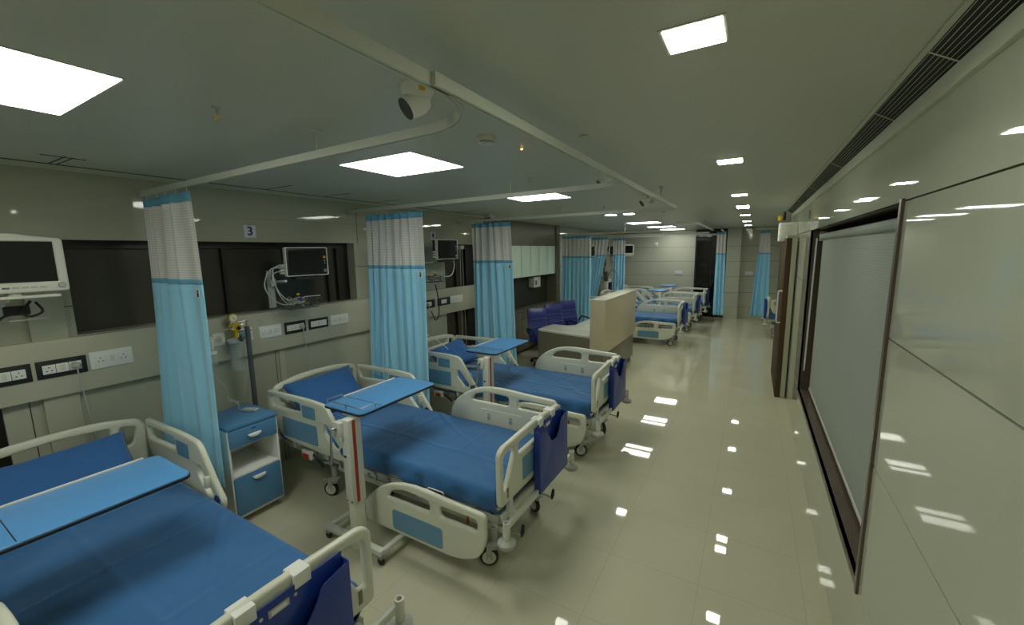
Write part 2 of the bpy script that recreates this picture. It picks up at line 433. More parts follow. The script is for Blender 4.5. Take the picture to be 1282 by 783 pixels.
# window in the right wall: granite surround, deep reveal, roller blind
w3 = B()
box(w3, XR-.012, XR+.26, YW0-.035, YW0, ZW0-.035, ZW1+.01, .003)
box(w3, XR-.002, XR+.26, YW1, YW1+.05, ZW0-.035, ZW1+.01, .003)
box(w3, XR-.006, XR+.26, YW0-.02, YW1+.03, ZW0-.035, ZW0, .003)
box(w3, XR+.01, XR+.26, YW0-.02, YW1+.03, ZW1, ZW1+.012)
struct('window_3', w3, 'granite')
bm = B(); box(bm, XR+.24, XR+.26, YW0, YW1, ZW0, ZW1); struct('window_4', bm, 'black_glass')
bl = thing('roller_blind', 'pale grey-green roller blind lowered over the granite framed window', 'blind', (XR+.10, 4.0, ZW0))
bm = B(); box(bm, 0, .004, YW0-4+.02, YW1-4-.10, .05, ZW1-ZW0-.09); obj('fabric', bm, 'blind', bl)
bm = B(); cyl(bm, (.0, (YW0+YW1)/2-4-.03, ZW1-ZW0-.075), .034, YW1-YW0-.12, 'y', 20); obj('roller', bm, 'blind', bl)
bm = B(); box(bm, -.008, .012, YW0-4+.02, YW1-4-.10, .03, .055, .004); obj('bottom_bar', bm, 'off_white', bl)
bm = B(); box(bm, -.03, .03, YW1-4-.085, YW1-4-.065, ZW1-ZW0-.12, ZW1-ZW0-.02, .003); obj('bracket', bm, 'off_white', bl)
yc = YW1-4-.05
bm = B(); tube(bm, catmull([(-.045, yc, 1.72), (-.05, yc+.0, 1.0), (-.06, yc-.05, .35), (-.06, yc-.02, .24), (-.06, yc+.02, .32), (-.055, yc+.03, 1.0), (-.05, yc+.02, 1.72)], 8), .0045, 6)
obj('pull_chain', bm, 'white', bl)

# sliding door leaf standing proud of the right wall, its motor box above
dt = thing('sliding_door', 'dark brown sliding door leaf with a long white handle at the corridor end', 'door', (.44, 7.75, 0))
bm = B(); box(bm, -.055, .012, -.72, .78, .0, 2.33, .004); obj('door_leaf', bm, 'door_wood', dt)
bm = B(); box(bm, .013, .075, -.715, -.66, .0, 2.33, .003); obj('edge_strip', bm, 'cream_laminate', dt)
bm = B(); tube(bm, catmull([(-.055, -.69, 1.58), (-.095, -.69, 1.58), (-.105, -.69, 1.54), (-.105, -.69, 1.35), (-.105, -.69, 1.16), (-.095, -.69, 1.12), (-.055, -.69, 1.12)], 5), .011, 10); obj('door_handle', bm, 'white', dt)
bm = B(); box(bm, -.05, .09, -.7, .85, 2.33, 2.37, .003); obj('track', bm, 'grey_paint', dt)
t = thing('control_box', 'white box fixed high on the right wall above the sliding door', 'box', (.46, 7.55, 2.435))
bm = B(); box(bm, -.16, .07, -.20, .14, -.14, .13, .008); obj('casing', bm, 'white', t)
bm = B(); box(bm, -.135, .0, -.206, -.199, -.11, .10, .002); obj('cover_seam', bm, 'off_white', t)
t = thing('pipe_valve', 'small brass valve and dark pipe above the white box', 'pipe', (.40, 7.7, 2.60))
bm = B(); cyl(bm, (-.03, 0, .08), .018, .13, 'z', 12); obj('pipe', bm, 'black', t)
bm = B(); lathe(bm, [(.015, -.02), (.03, 0), (.03, .04), (.012, .06)], (-.09, -.05, .03), 14); obj('valve', bm, 'yellow', t)

# far wall
FL = [0, .37, .83, 1.33, 1.80, 2.27, CE]
panel_wall('wall_far', 'y', YF, .03, -4.5, -1.64, FL, [], 'wall_matt')
bm = B(); box(bm, -4.8, XA+.2, YF+.03, YF+.12, 0, CE); struct('trim_10', bm, 'groove')
panel_wall('wall_pillar', 'y', YF-.22, .25, -.74, -.36, FL, [], 'wall_matt')
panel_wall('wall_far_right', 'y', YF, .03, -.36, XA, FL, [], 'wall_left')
bm = B(); box(bm, -1.64, -.74, YF-.02, YF+.03, 0, CE-.04); o = struct('door_1', bm, 'black_glass')
bm = B(); box(bm, -1.66, -1.62, YF-.04, YF, 0, CE-.04); box(bm, -1.62, -.74, YF-.035, YF-.02, CE-.08, CE-.04); box(bm, -1.19, -1.17, YF-.03, YF-.02, 0, CE-.08); obj('door_frame', bm, 'bronze_dark', o)
# room behind the camera and the alcove to the right
bm = B(); box(bm, -4.8, 1, YB-.2, YB, 0, CE); struct('wall_back', bm, 'wall_matt')
bm = B(); box(bm, XR, XA, 8.6, 8.8, 0, CE); struct('wall_alcove', bm, 'wall_matt')
bm = B(); box(bm, XA, XA+.2, 8.6, YF, 0, CE); struct('wall_alcove_right', bm, 'wall_matt')
# sign plates on the far wall
for (x, y, z, w, h, m, lab) in [(-2.88, YF, 2.38, .10, .11, 'white', 'small white square plate high on the far panelled wall'),
                        (-2.15, YF, 1.43, .24, .13, 'sign_white', 'pale bluish notice plate on the far wall left of the black glass'),
                        (-.10, YF, 1.43, .22, .11, 'sign_white', 'pale bluish notice plate on the far wall right of the pillar')]:
    t = thing('wall_plate', lab, 'plate', (x, y, z))
    bm = B(); box(bm, -w/2, w/2, -.016, 0, -h/2, h/2, .004); obj('plate', bm, m, t)
    bm = B(); box(bm, -w/2+.02, w/2-.02, -.019, -.014, -h/2+.02, h/2-.02, .002); obj('inner_panel', bm, m, t)

# ------------------------------------------------------------------ ceiling lights
def panel_light(x, y, wx, wy, label, group='square light panels over the beds'):
    t = thing('ceiling_light', label, 'light', (x, y, CE), 0, group)
    bm = B(); z0, z1 = -.003, .004
    for (a, b, c, d) in [(-wx/2-.01, wx/2+.01, -wy/2-.01, -wy/2), (-wx/2-.01, wx/2+.01, wy/2, wy/2+.01), (-wx/2-.01, -wx/2, -wy/2, wy/2), (wx/2, wx/2+.01, -wy/2, wy/2)]:
        box(bm, a, b, c, d, z0, z1)
    obj('frame', bm, 'ceiling', t)
    bm = B(); box(bm, -wx/2, wx/2, -wy/2, wy/2, -.004, .004); obj('diffuser', bm, 'panel_light' if wx > .5 else ('spot_light_bright' if x < -1 else 'spot_light'), t)
    return t
ords = ['nearest square ceiling light panel, over the foreground bed', 'square ceiling light panel over the second bed', 'square ceiling light panel over the third bed']
panel_light(-2.29, .38, .69, .54, ords[0]); panel_light(-2.20, 2.25, .66, .54, ords[1]); panel_light(-2.20, 4.35, .62, .54, ords[2])
for y, lab in [(10.0, 'square ceiling light panel over the bed just past the nurse counter'), (12.1, 'square ceiling light panel over the second bed past the nurse counter'), (13.9, 'farthest square ceiling light panel, close to the end wall')]:
    panel_light(-2.26, y, .66, .54, lab)
panel_light(-2.2, -1.7, .66, .54, 'square ceiling light panel behind the camera position')
for x, lab in [(-2.24, 'left small downlight of the pair over the nurse station'), (-1.92, 'right small downlight of the pair over the nurse station')]:
    panel_light(x, 7.35, .16, .16, lab, 'small square downlights over the nurse station')
cl = [(1.41, 'nearest small square downlight over the corridor, the largest'), (3.45, 'second small square downlight along the corridor ceiling'), (5.65, 'third small square downlight along the corridor ceiling'),
      (7.15, 'nearer of two close-set downlights halfway down the corridor'), (7.45, 'farther of two close-set downlights halfway down the corridor'), (9.1, 'corridor downlight just past the close-set pair'), (11.2, 'corridor downlight second from the far end'), (13.1, 'farthest corridor downlight before the end wall'), (-1.0, 'corridor downlight behind the camera position')]
for y, lab in cl: panel_light(-.19, y, .155, .155, lab, 'small square downlights along the corridor')
panel_light(2.2, 11.5, .6, .54, 'square ceiling light panel in the right alcove')

# ------------------------------------------------------------------ curtain rails, curtains
RZ = 2.70
def rail_profile(bm, pts, w=.012, h=.019):
    P = [Vector(p) for p in pts]; rings = []
    for i, p in enumerate(P):
        t = (P[min(i+1, len(P)-1)]-P[max(i-1, 0)]).normalized(); n = Vector((-t.y, t.x, 0))
        rings.append([bm.verts.new(p+n*a+Vector((0, 0, b))) for a, b in ((-w, -h), (-w*.35, -h), (-w*.35, -h+.004), (w*.35, -h+.004), (w*.35, -h), (w, -h), (w, h), (-w, h))])
    for i in range(len(rings)-1):
        for k in range(8): bm.faces.new((rings[i][k], rings[i][(k+1) % 8], rings[i+1][(k+1) % 8], rings[i+1][k]))
    bm.faces.new(rings[0][::-1]); bm.faces.new(rings[-1])
def rail(label, pts, rods, drop=0):
    RL = RZ-drop
    t = thing('curtain_rail', label, 'rail', (pts[0][0], pts[0][1], RL), 0, 'ceiling curtain rails')
    L = lambda p: (p[0]-pts[0][0], p[1]-pts[0][1], 0)
    bm = B(); rail_profile(bm, [L(p) for p in pts]); obj('track', bm, 'rail', t)
    for (x, y) in rods:
        x -= pts[0][0]; y -= pts[0][1]
        bm = B(); cyl(bm, (x, y, (CE-RL)/2+.008), .007, CE-RL-.018, 'z', 10); r = obj('support_rod', bm, 'rail', t)
        bm = B(); lathe(bm, [(.028, CE-RL-.002), (.026, CE-RL-.008), (.009, CE-RL-.014)], (x, y, 0), 18); obj('flange', bm, 'rail', r)
    return t
def arc(cx, cy, r, a0, a1, n=14):
    return [(cx+r*math.cos(math.radians(a0+(a1-a0)*k/n)), cy+r*math.sin(math.radians(a0+(a1-a0)*k/n)), RZ) for k in range(n+1)]
XRL = -.85; y1r, y2r, y3r = 1.37, 3.24, 5.50
rail('curtain rail looping round the foreground bed, curving to the left wall', [(XRL, YB+.1, RZ), (XRL, y1r-.36, RZ)]+arc(XRL-.34, y1r-.34, .34, 0, 90)[1:]+[(XL+.01, y1r+.06, RZ)], [(-.86, .45), (-.95, -1.0), (-1.94, 1.39)])
rail('curtain rail round the second bed with a curve at its far corner', [(XRL+.015, .99, RZ), (XRL, y2r-.3, RZ)]+arc(XRL-.28, y2r-.28, .28, 0, 90)[1:]+[(XL+.01, y2r+.14, RZ)], [(-.84, 2.24), (-1.9, 3.26)])
rail('curtain rail round the third bed ending before the nurse station', [(XRL, y2r-.25, RZ), (XRL, y3r-.12, RZ)]+arc(XRL-.1, y3r-.1, .1, 0, 90, 6)[1:]+[(XL+.01, y3r+.02, RZ)], [(-.84, 4.40), (-2.4, 5.5)])
rail('curtain rail crossing to the wall beyond the storage unit', [(-1.0, 12.6, RZ), (-1.0, 9.0, RZ)]+arc(-1.25, 8.95, .25, 0, -0, 1)[1:1]+[(-1.02, 8.85, RZ), (-1.15, 8.72, RZ), (-1.35, 8.7, RZ)], [(-1.0, 10.5)])
rail('far curtain rail in front of the fourth blue curtain', [(-1.3, 9.62, RZ), (XL+.01, 9.62, RZ)], [(-2.6, 9.62)], .10)
rail('far curtain rail carrying the gathered slanting curtain', [(-1.0, 11.52, RZ), (XL+.01, 11.52, RZ)], [(-2.6, 11.52)], .10)
rail('farthest curtain rail running to the left wall', [(-.75, 13.05, RZ), (XL+.01, 13.05, RZ)], [(-2.6, 13.05)], .10)
rail('short curtain rail beside the dark glass panel', [(-.8, 13.6, RZ), (-.8, 12.6, RZ)], [(-.8, 12.8)])
rail('curtain rail turning into the right alcove', [(.0, 12.95, RZ), (1.6, 12.95, RZ)], [(.12, 12.95), (.9, 12.95)])
rail('nearer curtain rail in the right alcove', [(.62, 10.6, RZ), (.62, 12.6, RZ)], [(.62, 11.6)])

def curtain(label, x0, x1, y, folds, amp, zt=2.655, zm=2.065, zb=.45, b0=None, b1=None, pinch=None, seed=1, label_side=1, tagon=True, wide=0):
    """folded cloth hanging along x from x0 to x1; b0,b1 = bottom x range"""
    rr = random.Random(seed); t = thing('hospital_curtain', label, 'curtain', ((x0+x1)/2, y, zt), 0, 'blue and white cubicle curtains')
    cx = (x0+x1)/2; b0 = x0 if b0 is None else b0; b1 = x1 if b1 is None else b1
    ph = [rr.uniform(-1.4, 1.4) for _ in range(40)]; am = [rr.uniform(.35, 1.35) for _ in range(40)]
    warp = [rr.uniform(-.35, .35) for _ in range(8)]
    NS = folds*14
    def pt(s, z):
        h = (zt-z)/(zt-zb)            # 0 top .. 1 bottom
        xa = x0+(b0-x0)*h; xb = x1+(b1-x1)*h
        if pinch:
            k = math.exp(-((h-pinch[0])/.22)**2); xm = pinch[1]; xa += (xm-.07-xa)*k*pinch[2]; xb += (xm+.07-xb)*k*pinch[2]
        a = (s+.03*sum(warp[q]*math.sin(PI*(q+1)*s) for q in range(5)))*folds; a = max(0, min(a, folds-1e-6)); i = int(a); fr = a-i; fr = fr*fr*(3-2*fr)
        A = amp*(.5+.7*h)*(am[i]*(1-fr)+am[i+1]*fr); pp = ph[i]*(1-fr)+ph[i+1]*fr
        w = math.sin(2*PI*a+pp*(.3+h)+.5*math.sin(2.5*h+pp*3))
        w = w*(1.25-.25*w*w)+.25*math.sin(4.7*PI*a+pp*2)*h
        flat = 1.0
        if s > .80 and tagon: flat = .25+.1*h
        yy = A*w*flat+.012*math.sin(7*s+4*h)
        xx = xa+(xb-xa)*(s+.012*math.sin(4*PI*a)*(1 if 0 < s < 1 else 0))
        return Vector((xx-cx, yy, z-zt))
    def strip(name, za, zb_, nz, m):
        me = bpy.data.meshes.new(name); bm = B(); g = []
        for j in range(nz+1):
            z = za+(zb_-za)*j/nz
            g.append([bm.verts.new(pt(i/NS, z)) for i in range(NS+1)])
        uv = bm.loops.layers.uv.new('UV')
        for j in range(nz):
            for i in range(NS):
                fc = bm.faces.new((g[j][i], g[j][i+1], g[j+1][i+1], g[j+1][i]))
                for lp, (ii, jj) in zip(fc.loops, ((i, j), (i+1, j), (i+1, j+1), (i, j+1))):
                    lp[uv].uv = (ii/NS*(x1-x0)*2.2, (za+(zb_-za)*jj/nz))
        bm.to_mesh(me); bm.free()
        o = link(name, me, m, t, 180)
        if m != 'net':
            md = o.modifiers.new('s', 'SOLIDIFY'); md.thickness = .003
        return o
    strip('header', zt, zt-.065, 2, 'curtain_head')
    strip('net_panel', zt-.065, zm, 10, 'net')
    strip('seam_band', zm+.008, zm-.03, 2, 'curtain_head')
    strip('cloth_panel', zm-.03, zb, 28, 'curtain_blue')
    nh = max(4, int((x1-x0)/.13))
    for k in range(nh):
        s = .02+.96*k/(nh-1); p = pt(s, zt)
        bm = B(); ring = [(p.x, p.y*.3+.0, .0+.0), (p.x+.004, p.y*.2, .012), (p.x, 0, .024)]
        tube(bm, ring, .0022, 6); obj('hook', bm, 'white', t)
    if tagon:
        p = pt(.93, zm-.09); M = Matrix.Translation((p.x, p.y-.006, p.z))
        bm = B(); box(bm, -.022, .022, -.002, .002, -.034, .034); o = obj('care_label', bm, 'white', t); o.location = (p.x, p.y-.008, p.z)
        bm = B(); box(bm, -.010, .012, -.004, -.002, -.026, .022, .0005); q = obj('printed_mark', bm, 'black', o)
        bm = B(); cyl(bm, (0, -.0045, .006), .005, .001, 'y', 10); obj('printed_dot', bm, 'white', o)
    return t
curtain('nearest blue curtain with white net top, beside the foreground bed', -4.10, -3.40, y1r+.04, 4, .04, b0=-4.20, b1=-3.38, seed=3, zt=2.65, zm=2.03)
curtain('second blue curtain, between the second and third beds', -3.87, -3.03, y2r+.10, 7, .04, seed=8, zt=2.64, b0=-3.92, b1=-3.02)
curtain('third blue curtain, hanging left of the mint glass cabinets', -3.96, -3.24, y3r+.02, 6, .04, seed=12, zb=.38, b1=-3.14)
curtain('wide far blue curtain behind the blue office chairs', -4.14, -3.40, 9.62, 7, .045, zt=2.565, seed=14, zb=.30, tagon=False)
curtain('far blue curtain pulled aside in a slant', -4.12, -3.56, 11.52, 5, .04, zt=2.565, seed=15, zb=.35, tagon=False, b0=-4.14, b1=-3.90, pinch=(.75, -4.0, .4))
curtain('small far blue curtain left of the farthest wall monitor', -3.88, -3.50, 13.05, 4, .035, zt=2.565, seed=16, zb=.35, tagon=False)
curtain('narrow far blue curtain in front of the black glass panel', -.93, -.70, 13.0, 3, .035, seed=17, zb=.32, tagon=False, b0=-.93, b1=-.66)
curtain('far blue curtain at the opening of the right alcove', .12, .34, 12.95, 3, .05, seed=18, zb=.35, tagon=False, b0=.0, b1=.42)

# ------------------------------------------------------------------ hospital bed
def mattress_mesh(seed, L=2.40, W=.92, T=.15, z0=.50):
    bm = B(); nx, ny = 150, 64
    g = {}
    def top(u, v):
        x = -L-.06+u*L; y = (v-.5)*W
        e = min(u, 1-u)*L; q = min(v, 1-v)*W; z = z0+T
        k = .045
        for d in (e, q):
            if d < k: z -= k-math.sqrt(max(0, k*k-(k-d)**2))
        n = noise.noise(Vector((x*3+seed*7, y*3, 0)))*.010+noise.noise(Vector((x*9+seed, y*7, 3)))*.004
        c = abs(noise.noise(Vector((x*1.6+y*2.4+seed*3, x*.8-y*.6, seed))))
        n += .012*math.exp(-(c/.035)**2)*max(0, .3+noise.noise(Vector((x*2, y*2, seed)))*1.6)+noise.noise(Vector((x*1.5+9, y*12, seed)))*.006*max(0, math.sin(x*2.2+1))
        for fx in (-.62, -1.24, -1.86): n += .008*math.exp(-((x-fx)/.016)**2)
        n += .008*math.exp(-((y+.12)/.015)**2)
        return Vector((x, y, z+n*(1 if min(e, q) > .03 else .3)))
    grid = [[bm.verts.new(top(i/nx, j/ny)) for j in range(ny+1)] for i in range(nx+1)]
    for i in range(nx):
        for j in range(ny): bm.faces.new((grid[i][j], grid[i+1][j], grid[i+1][j+1], grid[i][j+1]))
    loop = [grid[i][0] for i in range(nx+1)]+[grid[nx][j] for j in range(1, ny+1)]+[grid[i][ny] for i in range(nx-1, -1, -1)]+[grid[0][j] for j in range(ny-1, 0, -1)]
    prev = loop; NL = len(loop)
    for s in range(1, 7):
        zz = z0+T-.045-(T-.045+.02)*s/6; cur = []
        for k, v in enumerate(loop):
            c = Vector((-L/2-.06, 0, 0)); d = Vector((v.co.x-c.x, v.co.y, 0)); 
            nn = Vector((0, -1 if v.co.y < 0 else 1, 0)) if abs(v.co.y) > W/2-.01 else Vector((1 if d.x > 0 else -1, 0, 0))
            wr = noise.noise(Vector((v.co.x*7+seed, v.co.y*7, zz*5+seed)))*.045*math.sin(PI*min(1, s/6)*.9)+.007*math.sin(v.co.x*34+zz*30+2*math.sin(v.co.x*9))*s/6
            tuck = -.03*(max(0, s-4)/2)
            cur.append(bm.verts.new(Vector((v.co.x, v.co.y, zz))+nn*(wr+tuck)))
        for k in range(NL): bm.faces.new((prev[k], prev[(k+1) % NL], cur[(k+1) % NL], cur[k]))
        prev = cur
    bm.faces.new(prev)
    return bm
def pillow_mesh(W=.66, D=.44, T=.15, seed=1):
    bm = B(); n = 22; G = {}
    for sgn in (1, -1):
        for i in range(n+1):
            for j in range(n+1):
                if sgn == -1 and (i in (0, n) or j in (0, n)): G[(sgn, i, j)] = G[(1, i, j)]; continue
                u = i/n*2-1; v = j/n*2-1
                e = (1-abs(u)**2.6)*(1-abs(v)**2.6); h = T/2*max(0, e)**.42
                pin = 1-.10*(1-abs(v)**2)*abs(u)**3; pin2 = 1-.13*(1-abs(u)**2)*abs(v)**3
                w = noise.noise(Vector((u*2.5+seed, v*2.5, sgn)))*.016*e+.006*noise.noise(Vector((u*8, v*8, seed)))
                G[(sgn, i, j)] = bm.verts.new((v*D/2*pin2, u*W/2*pin, sgn*h+w))
        for i in range(n):
            for j in range(n):
                q = [G[(sgn, i, j)], G[(sgn, i+1, j)], G[(sgn, i+1, j+1)], G[(sgn, i, j+1)]]
                bm.faces.new(q if sgn == -1 else q[::-1])
    return bm

FOOT_RAIL = [(0, 0), (0, .13), (.05, .215), (.15, .305), (.30, .385), (.47, .418), (.62, .42), (.85, .405), (1.12, .395), (1.12, .20), (1.06, .07), (.88, 0)]
FOOT_R = [.05, .06, .06, .08, .1, .08, .08, .1, .045, .08, .12, .12]
HEAD_RAIL = [(0, .445), (0, .22), (.22, .02), (.60, .0), (1.06, -.01), (1.11, .08), (1.02, .19), (.92, .34), (.85, .44), (.62, .455)]
HEAD_R = [.035, .06, .06, .05, .05, .05, .06, .08, .07, .08]
def side_rail(root, kind, y, x0, z0, side):
    yo = y
    if kind == 'foot':
        ol = rnd(FOOT_RAIL, FOOT_R)
        holes = [rnd([(.25, .262), (.66, .262), (.66, .352), (.42, .36), (.30, .325)], .03), rect(.75, 1.055, .262, .345, .028)]
        o = plate('side_rail', [(u+x0, v+z0) for u, v in ol], [[(u+x0, v+z0) for u, v in h] for h in holes], .038, .014, 'abs', root, M_ux(yo))
        outer = yo+side*.0195; inner = yo-side*.0195
        plate('blue_panel', [(u+x0, v+z0) for u, v in rect(.30, .77, .03, .185, .03)], [], .004, .001, 'panel_blue', o, M_ux(outer))
        plate('latch_panel', [(u+x0, v+z0) for u, v in rect(.36, .80, .05, .20, .02)], [], .006, .002, 'abs', o, M_ux(inner))
        for du in (.45, .68):
            bm = B(); box(bm, x0+du-.016, x0+du+.016, inner-.008, inner+.008, z0+.10, z0+.17, .004); obj('latch', bm, 'grey_paint', o)
            bm = B(); box(bm, x0+du-.009, x0+du+.009, inner-.012, inner+.012, z0+.125, z0+.15, .004); obj('latch_button', bm, 'steel', o)
    else:
        ol = rnd(HEAD_RAIL, HEAD_R)
        holes = [rnd([(.045, .395), (.06, .30), (.50, .315), (.50, .40)], .028), rnd([(.81, .27), (.85, .27), (.99, .11), (.97, .075), (.91, .085), (.80, .20)], .02)]
        o = plate('side_rail', [(u+x0, v+z0) for u, v in ol], [[(u+x0, v+z0) for u, v in h] for h in holes], .038, .014, 'abs', root, M_ux(yo))
        for s_, nm in ((side, 'outer'), (-side, 'inner')):
            yy = yo+s_*.0195
            plate('control_panel', [(u+x0, v+z0) for u, v in rect(.53, .71, .285, .395, .015)], [], .004, .001, 'panel_blue', o, M_ux(yy))
            if nm == 'outer': plate('blue_panel', [(u+x0, v+z0) for u, v in rect(.22, .72, .055, .235, .02)], [], .004, .001, 'panel_blue', o, M_ux(yy))
            bm = B(); cyl(bm, (x0+1.045, yy, z0+.085), .036, .005, 'y', 24); lg = obj('logo_disc', bm, 'logo_blue', o)
            bm = B(); cs = [(x0+1.045+.02*math.cos(a), yy+s_*.003, z0+.085+.02*math.sin(a)) for a in [PI+.3+(PI-.6)*k/8 for k in range(9)]]; tube(bm, cs, .003, 6)
            cyl(bm, (x0+1.045, yy+s_*.003, z0+.10), .007, .002, 'y', 12); obj('logo_mark', bm, 'panel_blue', lg)
        bm = B(); box(bm, x0+.955, x0+.985, yo-side*.05, yo-side*.018, z0+.16, z0+.24, .006); obj('hook', bm, 'abs', o)
    # hinge arms to the frame
    bm = B()
    for du in (.35, .8):
        box(bm, x0+du-.02, x0+du+.02, min(side*.40, yo), max(side*.40, yo), z0-.05 if kind == 'head' else z0+.02, (z0-.02 if kind == 'head' else z0+.05), .004)
        box(bm, x0+du-.02, x0+du+.02, yo-.008, yo+.008, z0-.05 if kind == 'head' else z0+.02, z0+.06, .003)
    obj('hinge_arm', bm, 'grey_paint', o)
    return o
def caster(root, x, y, ang):
    r = .066
    bm = B(); cyl(bm, (0, 0, .235), .022, .13, 'z', 16); lathe(bm, [(.03, .155), (.05, .165), (.052, .178), (.03, .19)], (0, 0, 0), 18)
    box(bm, -.055, .02, -.02, .02, .12, .17, .012); box(bm, -.06, -.02, -.024, -.012, .05, .15, .008); box(bm, -.06, -.02, .012, .024, .05, .15, .008)
    box(bm, -.11, -.05, -.018, .018, .15, .162, .004)
    o = obj('caster', bm, 'grey_paint', root); o.location = (x, y, 0); o.rotation_euler = (0, 0, ang)
    bm = B(); lathe(bm, [(r*.72, -.016), (r*.93, -.016), (r, -.009), (r, .009), (r*.93, .016), (r*.72, .016)], (-.04, 0, r), 28, Matrix.Rotation(PI/2, 4, 'X')); obj('wheel', bm, 'rubber', o)
    bm = B(); lathe(bm, [(.012, -.03), (.012, -.018), (r*.74, -.017), (r*.74, .017), (.012, .018), (.012, .03)], (-.04, 0, r), 24, Matrix.Rotation(PI/2, 4, 'X')); obj('wheel_hub', bm, 'off_white', o)
    return o
def make_bed(label):
    t = thing('hospital_bed', label, 'bed', (0, 0, 0), 0, 'hospital beds along the left wall')
    # footboard
    w = .485
    fo = rnd([(-w, .56), (-w, .93), (-w+.05, .965), (-.28, .972), (0, .985), (.28, .972), (w-.05, .965), (w, .93), (w, .56)], [.04, .04, .05, .1, .1, .1, .05, .04, .04])
    hs = []
    for s in (-1, 1):
        q = [(s*(w-.045), .905), (s*.30, .915), (s*.285, .88), (s*(w-.085), .67), (s*(w-.045), .66)]
        hs.append(rnd(q, [.03, .02, .02, .025, .02]))
    hs.append(rnd([(-.24, .835), (-.24, .915), (.24, .915), (.24, .835)], .025))
    fb = plate('footboard', fo, hs, .044, .017, 'abs', t, M_uy(-.022))
    plate('blue_panel', rect(-.20, .20, .62, .79, .02), [], .004, .001, 'panel_blue', fb, M_uy(.001))
    for s in (-1, 1):
        bm = B(); box(bm, -.004, .002, s*.40-.012, s*.40+.012, .60, .67, .003); obj('grip_recess', bm, 'taupe', fb)
    # headboard
    ho = rnd([(-w+.02, .56), (-w-.0, .93), (-w+.04, .985), (-.25, 1.03), (0, 1.04), (.25, 1.03), (w-.04, .985), (w, .93), (w-.02, .56)], [.04, .05, .06, .12, .12, .12, .06, .05, .04])
    hh = [rnd([(-w+.055, .93), (-w+.09, .80), (-.33, .80), (-.33, .955)], .025), rnd([(w-.055, .93), (w-.09, .80), (.33, .80), (.33, .955)], .025), rnd([(-.28, .90), (-.28, .965), (0, .985), (.28, .965), (.28, .90)], .02)]
    plate('headboard', ho, hh, .044, .017, 'abs', t, M_uy(-2.53))
    # rails
    side_rail(t, 'head', -.50, -2.53, .525, -1); side_rail(t, 'head', .50, -2.53, .525, 1)
    side_rail(t, 'foot', .50, -1.175, .565, 1); low = side_rail(t, 'foot', -.575, -1.175, .17, -1)
    # mattress
    o = obj('mattress', mattress_mesh(1), 'sheet', t, 60); o['label'] = 'mattress under a fitted blue sheet'
    # deck frame
    bm = B()
    for s in (-1, 1):
        box(bm, -2.48, -.05, s*.43-.015, s*.43+.015, .42, .47, .004)
        box(bm, -2.2, -.3, s*.38-.02, s*.38+.02, .47, .495, .004)
    for x in (-2.47, -1.9, -1.45, -1.0, -.55, -.07): box(bm, x-.02, x+.02, -.43, .43, .43, .465, .004)
    obj('deck_frame', bm, 'grey_paint', t)
    bm = B()
    for x0, x1 in ((-2.45, -1.7), (-1.68, -1.35), (-1.33, -.85), (-.83, -.1)): box(bm, x0, x1, -.43, .43, .48, .498, .006)
    obj('deck_panel', bm, 'off_white', t)
    for x in (-1.95, -1.80, -1.62, -1.5, -1.38, -1.2, -1.05, -.9, -.78):
        bm = B(); box(bm, x-.012, x+.012, -.462, -.444, .41, .47, .003); obj('frame_bracket', bm, 'steel', t)
    for x in (-1.9, -1.55, -1.28, -.95, -.7):
        bm = B(); cyl(bm, (x, -.455, .44), .014, .03, 'y', 10); obj('frame_bolt', bm, 'steel', t)
    # sheet retainers
    for s in (-1, 1):
        bm = B(); tube(bm, [(-.62, s*.475, .44), (-.62, s*.485, .535), (-.615, s*.485, .54), (-.485, s*.485, .54), (-.48, s*.485, .535), (-.48, s*.475, .44)], .0045, 8); obj('mattress_retainer', bm, 'white', t)
    # base: two long beams, cross members, lift columns
    bm = B()
    for s in (-1, 1):
        box(bm, -1.95, -.10, s*.28-.02, s*.28+.02, .235, .285, .005)
    for x in (-1.93, -.16): box(bm, x-.025, x+.025, -.34, .34, .285, .33, .008)
    box(bm, -1.72, -.35, -.06, .06, .25, .28, .004)
    obj('base_frame', bm, 'white_metal', t)
    bm = B()
    for x in (-1.55, -.62):
        box(bm, x-.07, x+.07, -.09, .09, .28, .37, .01); box(bm, x-.045, x+.045, -.06, .06, .37, .43, .006)
    obj('lift_column', bm, 'off_white', t)
    bm = B()
    for s in (-1, 1):
        tube(bm, [(-1.6, s*.2, .29), (-1.25, s*.2, .42)], .016, 8); tube(bm, [(-.5, s*.2, .29), (-.9, s*.2, .42)], .016, 8)
    tube(bm, [(-2.1, -.3, .40), (-1.7, -.25, .30)], .018, 8)
    obj('linkage', bm, 'dark_metal', t)
    bm = B(); box(bm, -1.35, -1.05, -.20, -.08, .32, .40, .01); tube(bm, [(-1.05, -.14, .36), (-.75, -.10, .37)], .016, 10); obj('actuator', bm, 'dark_metal', t)
    # cpr lever at the head end: pale housing with a red lever
    for s in (-1, 1):
        bm = B(); box(bm, -2.12, -1.98, s*.47-.02, s*.47+.02, .39, .47, .012); cp = obj('release_housing', bm, 'off_white', t)
        bm = B(); box(bm, -2.09, -2.01, s*.495-.006, s*.495+.006, .40, .445, .004); obj('release_lever', bm, 'red', cp)
        bm = B(); tube(bm, [(-1.99, s*.46, .44), (-1.85, s*.46, .36)], .012, 8); obj('release_cable', bm, 'black', cp)
    bm = B(); box(bm, -.30, -.285, -.462, -.45, .35, .42, .003); obj('red_tag', bm, 'red', t)
    # wheels
    for (x, y, a) in ((-.16, -.33, .55), (-.16, .33, -.5), (-1.90, -.33, .4), (-1.90, .33, 2.2)): caster(t, x, y, a)
